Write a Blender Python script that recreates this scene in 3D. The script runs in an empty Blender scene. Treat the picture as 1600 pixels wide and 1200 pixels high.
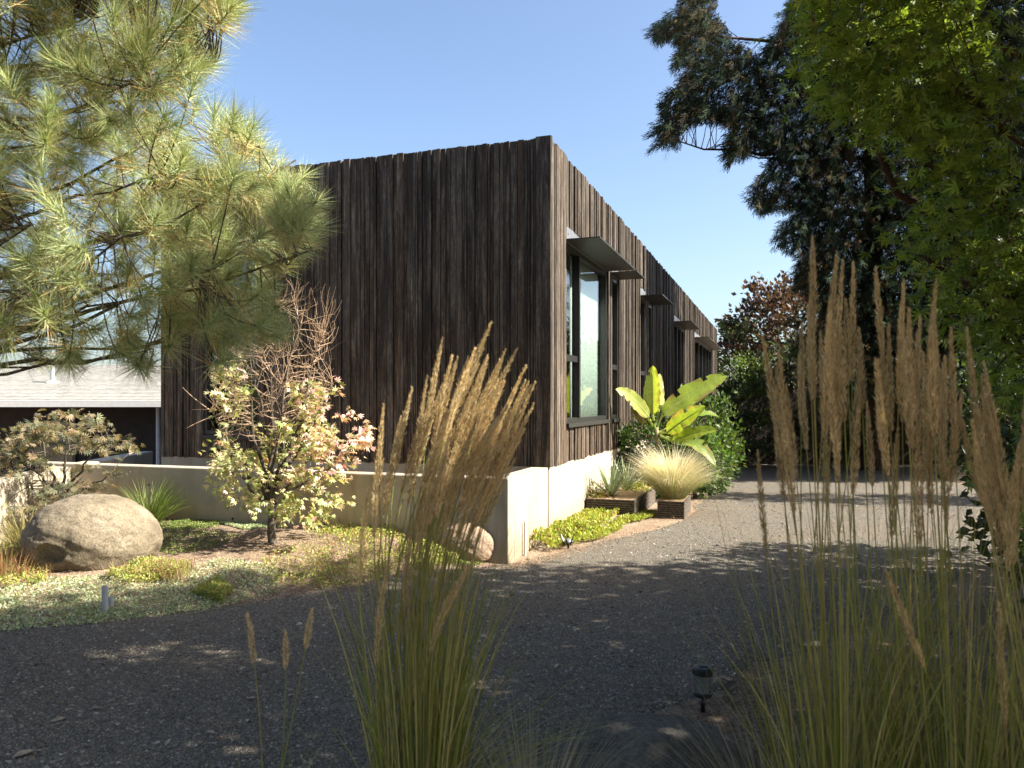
import bpy, math, random
import numpy as np
from mathutils import Vector

rng = np.random.default_rng(11)
random.seed(11)
scene = bpy.context.scene
COL = scene.collection

# ------------------------------------------------------------------ camera
CAM_H = 1.6
FPX = 1214.0            # focal length in pixels of the 1600 px wide frame
HOR = 628.0             # row of the horizon
cam_d = bpy.data.cameras.new('camera')
cam = bpy.data.objects.new('camera', cam_d)
COL.objects.link(cam)
cam.location = (0, 0, CAM_H)
cam.rotation_euler = (math.radians(90), 0, 0)
cam_d.sensor_width = 36.0
cam_d.lens = FPX / 1600 * 36
cam_d.shift_y = (HOR - 600) / 1600
cam_d.clip_start = 0.05
cam_d.clip_end = 2000
cam_d.dof.use_dof = True
cam_d.dof.focus_distance = 9.0
cam_d.dof.aperture_fstop = 4.5
scene.camera = cam

# ------------------------------------------------------------------ light
SUN_EL, SUN_AZ = math.radians(40), math.radians(-11)     # azimuth from +X towards +Y
S = Vector((math.cos(SUN_EL) * math.cos(SUN_AZ), math.cos(SUN_EL) * math.sin(SUN_AZ), math.sin(SUN_EL)))
world = bpy.data.worlds.new('World')
scene.world = world
world.use_nodes = True
wn = world.node_tree
wn.nodes.clear()
sky = wn.nodes.new('ShaderNodeTexSky')
sky.sky_type = 'NISHITA'
sky.sun_disc = False
sky.sun_elevation = SUN_EL
sky.sun_rotation = math.pi / 2 - SUN_AZ
sky.altitude = 400
sky.air_density = 1.0
sky.dust_density = 3.2
sky.ozone_density = 2.2
bgn = wn.nodes.new('ShaderNodeBackground')
bgn.inputs['Strength'].default_value = 0.077
wo = wn.nodes.new('ShaderNodeOutputWorld')
wn.links.new(sky.outputs[0], bgn.inputs[0])
wn.links.new(bgn.outputs[0], wo.inputs[0])
sun_d = bpy.data.lights.new('sun', 'SUN')
sun_d.energy = 5.0
sun_d.angle = math.radians(0.5)
sun_d.color = (1.0, 0.93, 0.80)
sun = bpy.data.objects.new('sun', sun_d)
COL.objects.link(sun)
sun.location = (20, -4, 18)
sun.rotation_euler = S.to_track_quat('Z', 'Y').to_euler()
scene.view_settings.view_transform = 'Standard'
scene.view_settings.look = 'None'
scene.view_settings.exposure = 1.9
scene.view_settings.gamma = 1.0
scene.cycles.max_bounces = 8
scene.cycles.transparent_max_bounces = 12
scene.cycles.use_denoising = True

# ------------------------------------------------------------------ helpers
def at(px, py, Y):
    return np.array([(px - 800) / FPX * Y, Y, CAM_H + (HOR - py) / FPX * Y])

def smooth01(a, b, x):
    t = np.clip((x - a) / (b - a), 0, 1)
    return t * t * (3 - 2 * t)

def vnoise(x, y, seed=0):
    """cheap smooth value noise on arrays"""
    x = np.asarray(x, float); y = np.asarray(y, float)
    xi = np.floor(x); yi = np.floor(y)
    fx = x - xi; fy = y - yi
    fx = fx * fx * (3 - 2 * fx); fy = fy * fy * (3 - 2 * fy)
    def h(a, b):
        s = np.sin(a * 127.1 + b * 311.7 + seed * 74.7) * 43758.5453
        return s - np.floor(s)
    return (h(xi, yi) * (1 - fx) + h(xi + 1, yi) * fx) * (1 - fy) + (h(xi, yi + 1) * (1 - fx) + h(xi + 1, yi + 1) * fx) * fy

GRAVEL = np.array([(-7.5, 3.6), (-5.2, 5.0), (-3.58, 5.44), (-2.45, 5.94), (-1.85, 6.43), (-1.04, 7.01), (-0.35, 7.5), (0.1, 7.72), (0.48, 8.2), (1.5, 9.4), (2.35, 10.5),
                   (2.9, 12.0), (4.0, 15.0), (6.0, 20.5), (9.0, 30), (12.5, 30), (9.3, 17), (8.0, 12.5), (5.9, 9.0), (3.6, 6.6), (1.9, 5.0),
                   (0.75, 3.95), (-0.2, 3.25), (-1.8, 2.2), (-4.0, 1.2), (-12.0, -1.0), (-13.0, 2.2)])

def in_poly(x, y, poly):
    x = np.asarray(x, float); y = np.asarray(y, float)
    ins = np.zeros(x.shape, bool)
    n = len(poly)
    for i in range(n):
        x1, y1 = poly[i]; x2, y2 = poly[(i + 1) % n]
        if y1 == y2:
            continue
        c = ((y1 > y) != (y2 > y)) & (x < (x2 - x1) * (y - y1) / (y2 - y1) + x1)
        ins ^= c
    return ins

def poly_dist(x, y, poly):
    """signed distance to an outline, positive inside"""
    d = np.full(np.shape(x), 1e9)
    for i in range(len(poly)):
        a = poly[i]; b = poly[(i + 1) % len(poly)]; e = b - a
        t = np.clip(((x - a[0]) * e[0] + (y - a[1]) * e[1]) / (e @ e), 0, 1)
        d = np.minimum(d, np.hypot(x - a[0] - t * e[0], y - a[1] - t * e[1]))
    return np.where(in_poly(x, y, poly), d, -d)

def gz(x, y):
    """ground height"""
    x = np.asarray(x, float); y = np.asarray(y, float)
    dip = -1.0 * smooth01(-6.2, -8.5, x) * smooth01(10.0, 13.0, y)
    near = smooth01(40, 15, np.hypot(x, y))
    bumps = (vnoise(x * 1.3, y * 1.3, 3) - .5) * .03 + (vnoise(x * 4, y * 4, 5) - .5) * .012
    yw = 7.71 + (-.095 - x) * .3443                       # line of the retaining wall
    yg = np.interp(x, [-13, -7.5, -5.2, -3.58, -2.45, -1.85, -1.04, -.35], [2.2, 3.6, 5.0, 5.44, 5.94, 6.43, 7.01, 7.5])
    bed = .23 * smooth01(-.3, -1.3, x) * np.clip((y - yg) / np.maximum(yw - yg, .2), 0, 1) ** .8 * smooth01(13.5, 11.5, y)
    return dip + near * bumps + bed

def ground_at(px, py, lift=0.0):
    return ground_pts(np.array([[px, py]], float))[0] + (0, 0, lift)

def ground_pts(q):
    Y = FPX * CAM_H / (q[:, 1] - HOR)
    for _ in range(25):
        Y = .5 * Y + .5 * FPX * (CAM_H - gz((q[:, 0] - 800) / FPX * Y, Y)) / (q[:, 1] - HOR)
    X = (q[:, 0] - 800) / FPX * Y
    return np.stack([X, Y, gz(X, Y)], 1)

def wloc(o):
    v = np.zeros(3)
    while o is not None:
        v += np.array(o.location); o = o.parent
    return v

class MB:
    """collects vertices and faces, links them as ONE mesh object"""
    def __init__(self):
        self.v = []; self.q = []; self.t = []; self.c = []; self.n = 0
    def add(self, v, f, col=(1, 1, 1)):
        v = np.asarray(v, float).reshape(-1, 3)
        f = np.asarray(f, np.int64)
        (self.q if f.shape[1] == 4 else self.t).append(f + self.n)
        c = np.asarray(col, float)
        if c.ndim == 1:
            c = np.tile(c, (len(v), 1))
        self.v.append(v); self.c.append(c); self.n += len(v)
        return self
    def inst(self, tv, tf, pos, rot, scale, col):
        tv = np.asarray(tv, float); tf = np.asarray(tf, np.int64)
        N = len(pos); n = len(tv)
        if N == 0:
            return self
        scale = np.asarray(scale, float)
        if scale.ndim == 1:
            scale = scale[:, None]
        sv = tv[None] * scale[:, None, :]
        v = np.einsum('nij,nkj->nki', rot, sv) + np.asarray(pos)[:, None, :]
        f = tf[None] + (np.arange(N) * n)[:, None, None]
        col = np.asarray(col, float)
        if col.ndim == 1:
            col = np.tile(col, (N, 1))
        return self.add(v.reshape(-1, 3), f.reshape(-1, tf.shape[1]), np.repeat(col, n, axis=0))
    def box(self, x0, x1, y0, y1, z0, z1, col=(1, 1, 1), fr=None):
        v = np.array([(x, y, z) for z in (z0, z1) for y in (y0, y1) for x in (x0, x1)], float)
        if fr is not None:
            v = fr(v)
        f = np.array([(0, 2, 3, 1), (4, 5, 7, 6), (0, 1, 5, 4), (2, 6, 7, 3), (0, 4, 6, 2), (1, 3, 7, 5)])
        if np.dot(np.cross(v[1] - v[0], v[2] - v[0]), v[4] - v[0]) < 0:
            f = f[:, ::-1]
        return self.add(v, f, col)
    def tube(self, pts, rad, sides=6, col=(1, 1, 1), cap=True):
        pts = np.asarray(pts, float); k = len(pts)
        rad = np.broadcast_to(np.asarray(rad, float), (k,))
        d = np.gradient(pts, axis=0)
        d /= np.linalg.norm(d, axis=1)[:, None] + 1e-9
        ref = np.array([0.0, 0, 1]) if abs(d[:, 2]).mean() < .8 else np.array([1.0, 0, 0])
        a = np.cross(d, ref); a /= np.linalg.norm(a, axis=1)[:, None] + 1e-9
        b = np.cross(d, a)
        th = np.arange(sides) / sides * 2 * math.pi
        ring = a[:, None, :] * np.cos(th)[None, :, None] + b[:, None, :] * np.sin(th)[None, :, None]
        v = pts[:, None, :] + ring * rad[:, None, None]
        i = np.arange(k - 1)[:, None]; j = np.arange(sides)[None]
        f = np.stack([i * sides + j, i * sides + (j + 1) % sides, (i + 1) * sides + (j + 1) % sides, (i + 1) * sides + j], -1).reshape(-1, 4)
        n0 = self.n
        self.add(v.reshape(-1, 3), f, col)
        if cap:
            for r in (0, k - 1):
                idx = [n0 + r * sides + q for q in range(sides)]
                self.t.append(np.array([(idx[0], idx[q], idx[q + 1]) for q in range(1, sides - 1)]))
        return self
    def lathe(self, prof, centre, sides=16, col=(1, 1, 1)):
        prof = np.asarray(prof, float); k = len(prof)
        th = np.arange(sides) / sides * 2 * math.pi
        v = np.zeros((k, sides, 3))
        v[..., 0] = prof[:, 0][:, None] * np.cos(th); v[..., 1] = prof[:, 0][:, None] * np.sin(th); v[..., 2] = prof[:, 1][:, None]
        v = v.reshape(-1, 3) + np.asarray(centre)
        i = np.arange(k - 1)[:, None]; j = np.arange(sides)[None]
        f = np.stack([i * sides + j, i * sides + (j + 1) % sides, (i + 1) * sides + (j + 1) % sides, (i + 1) * sides + j], -1).reshape(-1, 4)
        return self.add(v, f, col)
    def mesh(self, name, mat, off=None, smooth=False):
        me = bpy.data.meshes.new(name)
        V = np.concatenate(self.v) if self.v else np.zeros((0, 3))
        if off is not None:
            V = V - off
        Q = np.concatenate(self.q) if self.q else np.zeros((0, 4), np.int64)
        T = np.concatenate(self.t) if self.t else np.zeros((0, 3), np.int64)
        loops = np.concatenate([Q.ravel(), T.ravel()]).astype(np.int32)
        starts = np.concatenate([np.arange(len(Q)) * 4, len(Q) * 4 + np.arange(len(T)) * 3]).astype(np.int32)
        me.vertices.add(len(V)); me.vertices.foreach_set('co', V.astype(np.float32).ravel())
        me.loops.add(len(loops)); me.loops.foreach_set('vertex_index', loops)
        me.polygons.add(len(starts)); me.polygons.foreach_set('loop_start', starts)
        me.update(calc_edges=True)
        me.polygons.foreach_set('use_smooth', np.full(len(starts), bool(smooth)))
        at_ = me.attributes.new('Col', 'FLOAT_COLOR', 'POINT')
        C = np.concatenate(self.c) if self.c else np.zeros((0, 3))
        at_.data.foreach_set('color', np.concatenate([C, np.ones((len(C), 1))], 1).astype(np.float32).ravel())
        if mat is not None:
            me.materials.append(M[mat])
        return me
    def build(self, name, mat, parent=None, smooth=False, kind=None, loc=None):
        off = wloc(parent) if parent is not None else (np.asarray(loc, float) if loc is not None else np.zeros(3))
        o = bpy.data.objects.new(name, self.mesh(name, mat, off, smooth))
        COL.objects.link(o)
        if parent is not None:
            o.parent = parent
        elif loc is not None:
            o.location = loc
        if kind:
            o['kind'] = kind
        return o

def thing(name, label, cat, loc=(0, 0, 0), group=None):
    o = bpy.data.objects.new(name, None)
    COL.objects.link(o)
    o.location = [float(a) for a in loc]; o.empty_display_size = .2
    o['label'] = label; o['category'] = cat
    if group:
        o['group'] = group
    return o

def tag(o, label, cat, group=None, kind=None):
    o['label'] = label; o['category'] = cat
    if group:
        o['group'] = group
    if kind:
        o['kind'] = kind
    return o

def frames(d, roll=None, upb=None):
    """rotation matrices whose +Y is d; random roll, or +Z as near upb as possible"""
    d = np.asarray(d, float); d = d / (np.linalg.norm(d, axis=1)[:, None] + 1e-9)
    N = len(d)
    if upb is None:
        r = rng.normal(size=(N, 3))
    else:
        r = np.broadcast_to(np.asarray(upb, float), (N, 3)) + rng.normal(size=(N, 3)) * (.001 if roll is None else roll)
    x = np.cross(d, r); x /= np.linalg.norm(x, axis=1)[:, None] + 1e-9
    z = np.cross(x, d)
    return np.stack([x, d, z], axis=2)

def mixcol(cols, N, jit=.12, w=None):
    cols = np.asarray(cols, float)
    i = rng.choice(len(cols), N, p=w)
    c = cols[i] * (1 + rng.normal(size=(N, 1)) * jit) * (1 + rng.normal(size=(N, 3)) * jit * .35)
    return np.clip(c, .004, .95)

def poly_sample(poly, N):
    """N random pixels inside a pixel outline"""
    p = np.asarray(poly, float); lo = p.min(0); hi = p.max(0)
    out = np.zeros((0, 2))
    while len(out) < N:
        q = rng.uniform(lo, hi, (N * 3, 2))
        out = np.concatenate([out, q[in_poly(q[:, 0], q[:, 1], poly)]])
    return out[:N]

def unproj(q, Y):
    return np.stack([(q[:, 0] - 800) / FPX * Y, Y, CAM_H + (HOR - q[:, 1]) / FPX * Y], 1)

def curve(a, b, bend=(0, 0, 0), k=5):
    a = np.asarray(a, float); b = np.asarray(b, float); c = (a + b) / 2 + np.asarray(bend)
    t = np.linspace(0, 1, k)[:, None]
    return a * (1 - t) ** 2 + 2 * c * t * (1 - t) + b * t * t

# leaf templates: +Y along the leaf, +Z its upper side
LEAF_V = np.array([(0, 0, 0), (-.32, .4, .07), (0, 1, -.06), (.32, .4, .07), (0, .45, -.02)])
LEAF_F = np.array([(0, 4, 1), (0, 3, 4), (1, 4, 2), (4, 3, 2)])
def palmate(n=5, wid=.13, spread=2.3):
    v = [(0, 0, 0)]; f = []
    for i in range(n):
        a = (i - (n - 1) / 2) / ((n - 1) / 2) * spread / 2 if n > 1 else 0
        L = 1 - .32 * abs(a) / (spread / 2)
        dx, dy = math.sin(a), math.cos(a); px, py = dy, -dx
        b = len(v)
        v += [(dx * L * .5 - px * wid, dy * L * .5 - py * wid, .03), (dx * L, dy * L, -.12), (dx * L * .5 + px * wid, dy * L * .5 + py * wid, .03)]
        f += [(0, b + 2, b), (b, b + 2, b + 1)]
    return np.array(v, float), np.array(f)
PAL5 = palmate(5, .13, 2.5)
PAL7 = palmate(7, .075, 3.1)
NEED_V = np.array([(-.5, 0, 0), (.5, 0, 0), (0, 1, 0)]); NEED_F = np.array([(0, 1, 2)])
QUAD_V = np.array([(-.5, 0, 0), (.5, 0, 0), (.35, 1, 0), (-.35, 1, 0)]); QUAD_F = np.array([(0, 1, 2, 3)])
DIA_V = np.array([(0, 0, 0), (.5, .45, 0), (0, 1, 0), (-.5, .45, 0)]); DIA_F = np.array([(0, 1, 2, 3)])

def blades(mb, base, az, L, lean, curv, w, col, K=6, twist=0.0):
    """N grass blades: lean from upright at the root, curv added towards the tip"""
    base = np.asarray(base, float); N = len(base)
    az, L, lean, curv, w = [np.broadcast_to(np.asarray(q, float), (N,)) for q in (az, L, lean, curv, w)]
    p = base.copy(); P = [p.copy()]
    for k in range(K):
        th = lean + curv * ((k + .5) / K) ** 1.5
        st = (L / K)[:, None] * np.stack([np.sin(th) * np.cos(az), np.sin(th) * np.sin(az), np.cos(th)], 1)
        p = p + st; P.append(p.copy())
    P = np.stack(P, 1)
    sa = az + math.pi / 2 + rng.normal(size=N) * (.5 + twist)
    side = np.stack([np.cos(sa), np.sin(sa), np.zeros(N)], 1)
    t = np.linspace(0, 1, K + 1)
    prof = np.minimum(1, .55 + t * 2) * (1 - t ** 2.2) + .03
    off = side[:, None, :] * (w[:, None] * prof[None] * .5)[:, :, None]
    v = np.stack([P - off, P + off], 2).reshape(N, -1, 3)
    k = np.arange(K)
    f = np.stack([k * 2, k * 2 + 1, k * 2 + 3, k * 2 + 2], 1)
    f = f[None] + (np.arange(N) * (K + 1) * 2)[:, None, None]
    col = np.asarray(col, float)
    if col.ndim == 1:
        col = np.tile(col, (N, 1))
    mb.add(v.reshape(-1, 3), f.reshape(-1, 4), np.repeat(col, (K + 1) * 2, axis=0))
    return P

# ------------------------------------------------------------------ materials
M = {}
def new_mat(name):
    m = bpy.data.materials.new(name); m.use_nodes = True
    nt = m.node_tree; nt.nodes.clear()
    out = nt.nodes.new('ShaderNodeOutputMaterial')
    M[name] = m
    return m, nt, out
def nd(nt, typ, ins=None, **kw):
    n = nt.nodes.new(typ)
    for k, v in kw.items():
        setattr(n, k, v)
    for k, v in (ins or {}).items():
        if hasattr(v, 'is_output'):
            nt.links.new(v, n.inputs[k])
        else:
            n.inputs[k].default_value = v
    return n
def ramp(nt, fac, stops):
    r = nt.nodes.new('ShaderNodeValToRGB')
    e = r.color_ramp.elements
    while len(e) < len(stops):
        e.new(0.5)
    for el, (p, c) in zip(e, stops):
        el.position = p; el.color = (*c, 1) if len(c) == 3 else c
    nt.links.new(fac, r.inputs[0])
    return r.outputs[0]
def mixc(nt, fac, a, b, mode='MIX'):
    n = nt.nodes.new('ShaderNodeMix'); n.data_type = 'RGBA'; n.blend_type = mode
    for k, v in ((0, fac), (6, a), (7, b)):
        if hasattr(v, 'is_output'):
            nt.links.new(v, n.inputs[k])
        else:
            n.inputs[k].default_value = v if k == 0 else ((*v, 1) if len(v) == 3 else v)
    return n.outputs[2]
def noise(nt, scale, detail=4, rough=.55, vec=None, dist=0.0):
    n = nd(nt, 'ShaderNodeTexNoise', {'Scale': scale, 'Detail': detail, 'Roughness': rough, 'Distortion': dist})
    if vec is not None:
        nt.links.new(vec, n.inputs['Vector'])
    return n.outputs['Fac']
def wpos(nt, scale=(1, 1, 1), rot=0.0):
    g = nt.nodes.new('ShaderNodeNewGeometry')
    mp = nd(nt, 'ShaderNodeMapping', {'Scale': scale, 'Rotation': (0, 0, rot)})
    nt.links.new(g.outputs['Position'], mp.inputs[0])
    return mp.outputs[0]
def princ(nt, out, color, rough=.8, spec=.3, bump=None, bstr=.3, bdist=.01, metal=0.0):
    p = nt.nodes.new('ShaderNodeBsdfPrincipled')
    for k, v in (('Base Color', color), ('Roughness', rough), ('Specular IOR Level', spec), ('Metallic', metal)):
        if hasattr(v, 'is_output'):
            nt.links.new(v, p.inputs[k])
        else:
            p.inputs[k].default_value = (*v, 1) if isinstance(v, tuple) else v
    if bump is not None:
        b = nd(nt, 'ShaderNodeBump', {'Strength': bstr, 'Distance': bdist, 'Height': bump})
        nt.links.new(b.outputs[0], p.inputs['Normal'])
    nt.links.new(p.outputs[0], out.inputs[0])
    return p
def leaf_mat(name, trans=.35, rough=.5, spec=.35, tint=(1.25, 1.2, .6)):
    m, nt, out = new_mat(name)
    a = nd(nt, 'ShaderNodeAttribute', attribute_name='Col').outputs['Color']
    nz = noise(nt, 25, 2, vec=wpos(nt))
    c = mixc(nt, .35, a, ramp(nt, nz, [(.3, (.55, .55, .5)), (.7, (1.3, 1.3, 1.2))]), 'MULTIPLY')
    p = princ(nt, out, c, rough, spec)
    if trans > 0:
        t = nt.nodes.new('ShaderNodeBsdfTranslucent')
        nt.links.new(mixc(nt, 1.0, c, tint, 'MULTIPLY'), t.inputs[0])
        mx = nd(nt, 'ShaderNodeMixShader', {0: trans, 1: p.outputs[0], 2: t.outputs[0]})
        nt.links.new(mx.outputs[0], out.inputs[0])
leaf_mat('leaf', .38)
leaf_mat('needle', .22, .45, .4, (1.15, 1.1, .7))
leaf_mat('conifer', .10, .85, .08)
leaf_mat('dry', .35, .75, .15, (1.1, 1.0, .8))
leaf_mat('waxy', .12, .42, .45)
leaf_mat('banana', .5, .38, .4, (1.5, 1.5, .45))

def bark(name, c0, c1, sc=18):
    m, nt, out = new_mat(name)
    v = wpos(nt, (1, 1, .22))
    n1 = noise(nt, sc, 6, .65, v, .6)
    princ(nt, out, ramp(nt, n1, [(.3, c0), (.7, c1)]), .9, .15, n1, .8, .02)
bark('bark_grey', (.035, .028, .022), (.13, .11, .09))
bark('bark_red', (.025, .014, .010), (.09, .05, .034), 14)
bark('bark_twig', (.13, .06, .035), (.34, .19, .11), 30)
bark('bark_pale', (.10, .075, .05), (.28, .22, .15), 30)

def m_wood():
    m, nt, out = new_mat('charred_wood')
    oi = nt.nodes.new('ShaderNodeObjectInfo'); g = nt.nodes.new('ShaderNodeNewGeometry')
    rnd = nd(nt, 'ShaderNodeMath', {0: oi.outputs['Random'], 1: g.outputs['Random Per Island']}, operation='ADD')
    rnd = nd(nt, 'ShaderNodeMath', {0: rnd.outputs[0]}, operation='FRACT').outputs[0]
    off = nd(nt, 'ShaderNodeCombineXYZ', {0: nd(nt, 'ShaderNodeMath', {0: rnd, 1: 37.0}, operation='MULTIPLY').outputs[0],
                                         2: nd(nt, 'ShaderNodeMath', {0: rnd, 1: 91.0}, operation='MULTIPLY').outputs[0]})
    add = nd(nt, 'ShaderNodeVectorMath', {0: g.outputs['Position'], 1: off.outputs[0]}, operation='ADD')
    mp = nd(nt, 'ShaderNodeMapping', {'Vector': add.outputs[0], 'Scale': (70, 70, 1.6)})
    grain = noise(nt, 1.0, 5, .6, mp.outputs[0], .4)
    mp2 = nd(nt, 'ShaderNodeMapping', {'Vector': add.outputs[0], 'Scale': (9, 9, 1.1)})
    patch = noise(nt, 1.0, 4, .6, mp2.outputs[0], .3)
    mp3 = nd(nt, 'ShaderNodeMapping', {'Vector': add.outputs[0], 'Scale': (16, 16, 4.5)})
    vor = nd(nt, 'ShaderNodeTexVoronoi', {'Scale': 1.0, 'Vector': mp3.outputs[0]}).outputs['Distance']
    knot = ramp(nt, vor, [(.03, (1, 1, 1)), (.11, (0, 0, 0))])
    base = ramp(nt, rnd, [(0.0, (.017, .012, .009)), (.2, (.050, .037, .027)), (.38, (.020, .015, .011)), (.52, (.085, .068, .052)), (.64, (.027, .019, .014)), (.8, (.070, .047, .029)), (.9, (.023, .017, .012)), (1.0, (.095, .076, .057))])
    c = mixc(nt, ramp(nt, patch, [(.46, (0, 0, 0)), (.70, (.75, .75, .75))]), base, (.15, .135, .115))
    # brown raw timber showing through low on the wall, where the char has worn off
    sep = nd(nt, 'ShaderNodeSeparateXYZ', {0: g.outputs['Position']})
    low = nd(nt, 'ShaderNodeMapRange', {0: sep.outputs[2], 1: 2.6, 2: 0.9, 3: 0.0, 4: .55}).outputs[0]
    worn = nd(nt, 'ShaderNodeMath', {0: low, 1: ramp(nt, grain, [(.48, (0, 0, 0)), (.66, (1, 1, 1))])}, operation='MULTIPLY').outputs[0]
    c = mixc(nt, worn, c, (.19, .115, .068))
    c = mixc(nt, .9, c, ramp(nt, grain, [(.28, (.30, .28, .26)), (.52, (1, 1, 1)), (.74, (2.3, 2.1, 1.9))]), 'MULTIPLY')
    mp4 = nd(nt, 'ShaderNodeMapping', {'Vector': add.outputs[0], 'Scale': (34, 34, 8)})
    mott = noise(nt, 1.0, 5, .7, mp4.outputs[0], .8)
    c = mixc(nt, .85, c, ramp(nt, mott, [(.32, (.35, .34, .33)), (.52, (.95, .95, .95)), (.72, (1.9, 1.85, 1.75))]), 'MULTIPLY')
    mp5 = nd(nt, 'ShaderNodeMapping', {'Vector': add.outputs[0], 'Scale': (110, 110, 17)})
    fleck = ramp(nt, noise(nt, 1.0, 3, .6, mp5.outputs[0]), [(.66, (0, 0, 0)), (.74, (.75, .75, .75))])
    c = mixc(nt, fleck, c, (.30, .26, .21))
    c = mixc(nt, nd(nt, 'ShaderNodeMath', {0: knot, 1: .5}, operation='MULTIPLY').outputs[0], c, (.16, .13, .10))
    princ(nt, out, c, .72, .3, grain, .7, .006)
m_wood()

def m_simple(name, col, rough=.6, spec=.4, metal=0.0, var=.15, sc=12, bstr=.1):
    m, nt, out = new_mat(name)
    n = noise(nt, sc, 5, .6, wpos(nt))
    c = mixc(nt, 1.0, col, ramp(nt, n, [(.25, (1 - var * 2,) * 3), (.75, (1 + var,) * 3)]), 'MULTIPLY')
    princ(nt, out, c, rough, spec, n, bstr, .003, metal)
m_simple('dark_steel', (.024, .023, .022), .5, .4, 0.0, .12, 9)
m_simple('zinc', (.22, .23, .25), .45, .5, .5, .1, 9)
m_simple('frame_black', (.018, .018, .019), .4, .5, 0, .1)
m_simple('sheathing', (.012, .011, .010), .9, .1)
m_simple('interior', (.10, .09, .08), .9, .1)
m_simple('roof_membrane', (.25, .25, .25), .9, .1)
m_simple('curtain', (.78, .79, .76), .9, .1, 0, .04)
m_simple('curtain_olive', (.17, .15, .085), .9, .1, 0, .08)
m_simple('pvc', (.42, .43, .45), .5, .4, 0, .12, 30)
m_simple('black_plastic', (.012, .012, .012), .35, .5)
m_simple('white_trim', (.62, .62, .60), .5, .4, 0, .06)
m_simple('neighbour_wall', (.030, .024, .022), .8, .2, 0, .2, 4)
m_simple('slat_wood', (.12, .10, .08), .75, .25, 0, .4, 30, .4)
m_simple('slat_dark', (.05, .037, .027), .8, .2, 0, .4, 30, .4)
m_simple('fence_wood', (.042, .032, .025), .85, .2, 0, .4, 9, .3)
m_simple('cable', (.02, .02, .02), .6, .3)
m_simple('straw', (.38, .27, .17), .9, .1, 0, .3, 20)

def m_glass():
    m, nt, out = new_mat('glass')
    bf = nt.nodes.new('ShaderNodeNewGeometry').outputs['Backfacing']
    ior = nd(nt, 'ShaderNodeMapRange', {0: bf, 1: 0.0, 2: 1.0, 3: 1.6, 4: 1 / 1.6}).outputs[0]      # the same glass from either side
    fr = nd(nt, 'ShaderNodeFresnel', {'IOR': ior})
    tr = nd(nt, 'ShaderNodeBsdfTransparent', {0: (.80, .86, .84, 1)})
    gl = nd(nt, 'ShaderNodeBsdfGlossy', {'Color': (1, 1, 1, 1), 'Roughness': 0.0})
    mx = nd(nt, 'ShaderNodeMixShader', {0: fr.outputs[0], 1: tr.outputs[0], 2: gl.outputs[0]})
    nt.links.new(mx.outputs[0], out.inputs[0])
    m2, nt, out = new_mat('lamp_glass')
    fr = nd(nt, 'ShaderNodeFresnel', {'IOR': 1.5})
    tr = nd(nt, 'ShaderNodeBsdfTransparent', {0: (.72, .74, .68, 1)})
    df = nd(nt, 'ShaderNodeBsdfDiffuse', {0: (.30, .31, .27, 1)})
    m0 = nd(nt, 'ShaderNodeMixShader', {0: .45, 1: tr.outputs[0], 2: df.outputs[0]})
    gl = nd(nt, 'ShaderNodeBsdfGlossy', {'Roughness': 0.1})
    mx = nd(nt, 'ShaderNodeMixShader', {0: fr.outputs[0], 1: m0.outputs[0], 2: gl.outputs[0]})
    nt.links.new(mx.outputs[0], out.inputs[0])
m_glass()

def m_concrete():
    m, nt, out = new_mat('concrete')
    v = wpos(nt)
    n1 = noise(nt, 1.6, 5, .6, v, .4); n2 = noise(nt, 40, 4, .6, v)
    vs = noise(nt, 1.0, 4, .6, wpos(nt, (7, 7, .8)))
    c = ramp(nt, n1, [(.3, (.33, .285, .215)), (.7, (.43, .385, .31))])
    c = mixc(nt, ramp(nt, vs, [(.48, (0, 0, 0)), (.72, (.6, .6, .6))]), c, (.25, .195, .125))
    pores = nd(nt, 'ShaderNodeTexVoronoi', {'Scale': 24.0, 'Vector': v}).outputs['Distance']
    pm = ramp(nt, pores, [(.03, (1, 1, 1)), (.07, (0, 0, 0))])
    c = mixc(nt, nd(nt, 'ShaderNodeMath', {0: pm, 1: .35}, operation='MULTIPLY').outputs[0], c, (.2, .18, .15))
    sep = nd(nt, 'ShaderNodeSeparateXYZ', {0: v})
    soil = nd(nt, 'ShaderNodeMapRange', {0: nd(nt, 'ShaderNodeMath', {0: sep.outputs[2], 1: nd(nt, 'ShaderNodeMath', {0: n1, 1: .5}, operation='MULTIPLY').outputs[0]}, operation='SUBTRACT').outputs[0], 1: .15, 2: -.2, 3: 0.0, 4: .7}).outputs[0]
    c = mixc(nt, soil, c, (.22, .155, .095))
    princ(nt, out, c, .85, .2, n2, .25, .006)
m_concrete()

def m_boulder(name, c0, c1, c2, sc=1.0):
    m, nt, out = new_mat(name)
    v = wpos(nt)
    n1 = noise(nt, 3.0 * sc, 6, .65, v, .5); n2 = noise(nt, 60 * sc, 4, .7, v); n3 = noise(nt, 14 * sc, 5, .65, v, .8)
    c = ramp(nt, n1, [(.28, c0), (.55, c1), (.8, c2)])
    c = mixc(nt, .8, c, ramp(nt, n2, [(.3, (.45, .45, .45)), (.6, (1.25, 1.25, 1.22))]), 'MULTIPLY')
    c = mixc(nt, ramp(nt, n3, [(.58, (0, 0, 0)), (.70, (.75, .75, .75))]), c, (.10, .085, .06))
    hb = nd(nt, 'ShaderNodeMath', {0: n2, 1: n3}, operation='ADD').outputs[0]
    princ(nt, out, c, .92, .15, hb, .7, .012)
m_boulder('boulder', (.10, .082, .058), (.20, .165, .12), (.30, .26, .20))
m_boulder('boulder_warm', (.24, .16, .11), (.38, .27, .20), (.48, .37, .29))
m_boulder('boulder_grey', (.07, .065, .06), (.12, .11, .10), (.18, .17, .155))

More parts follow.
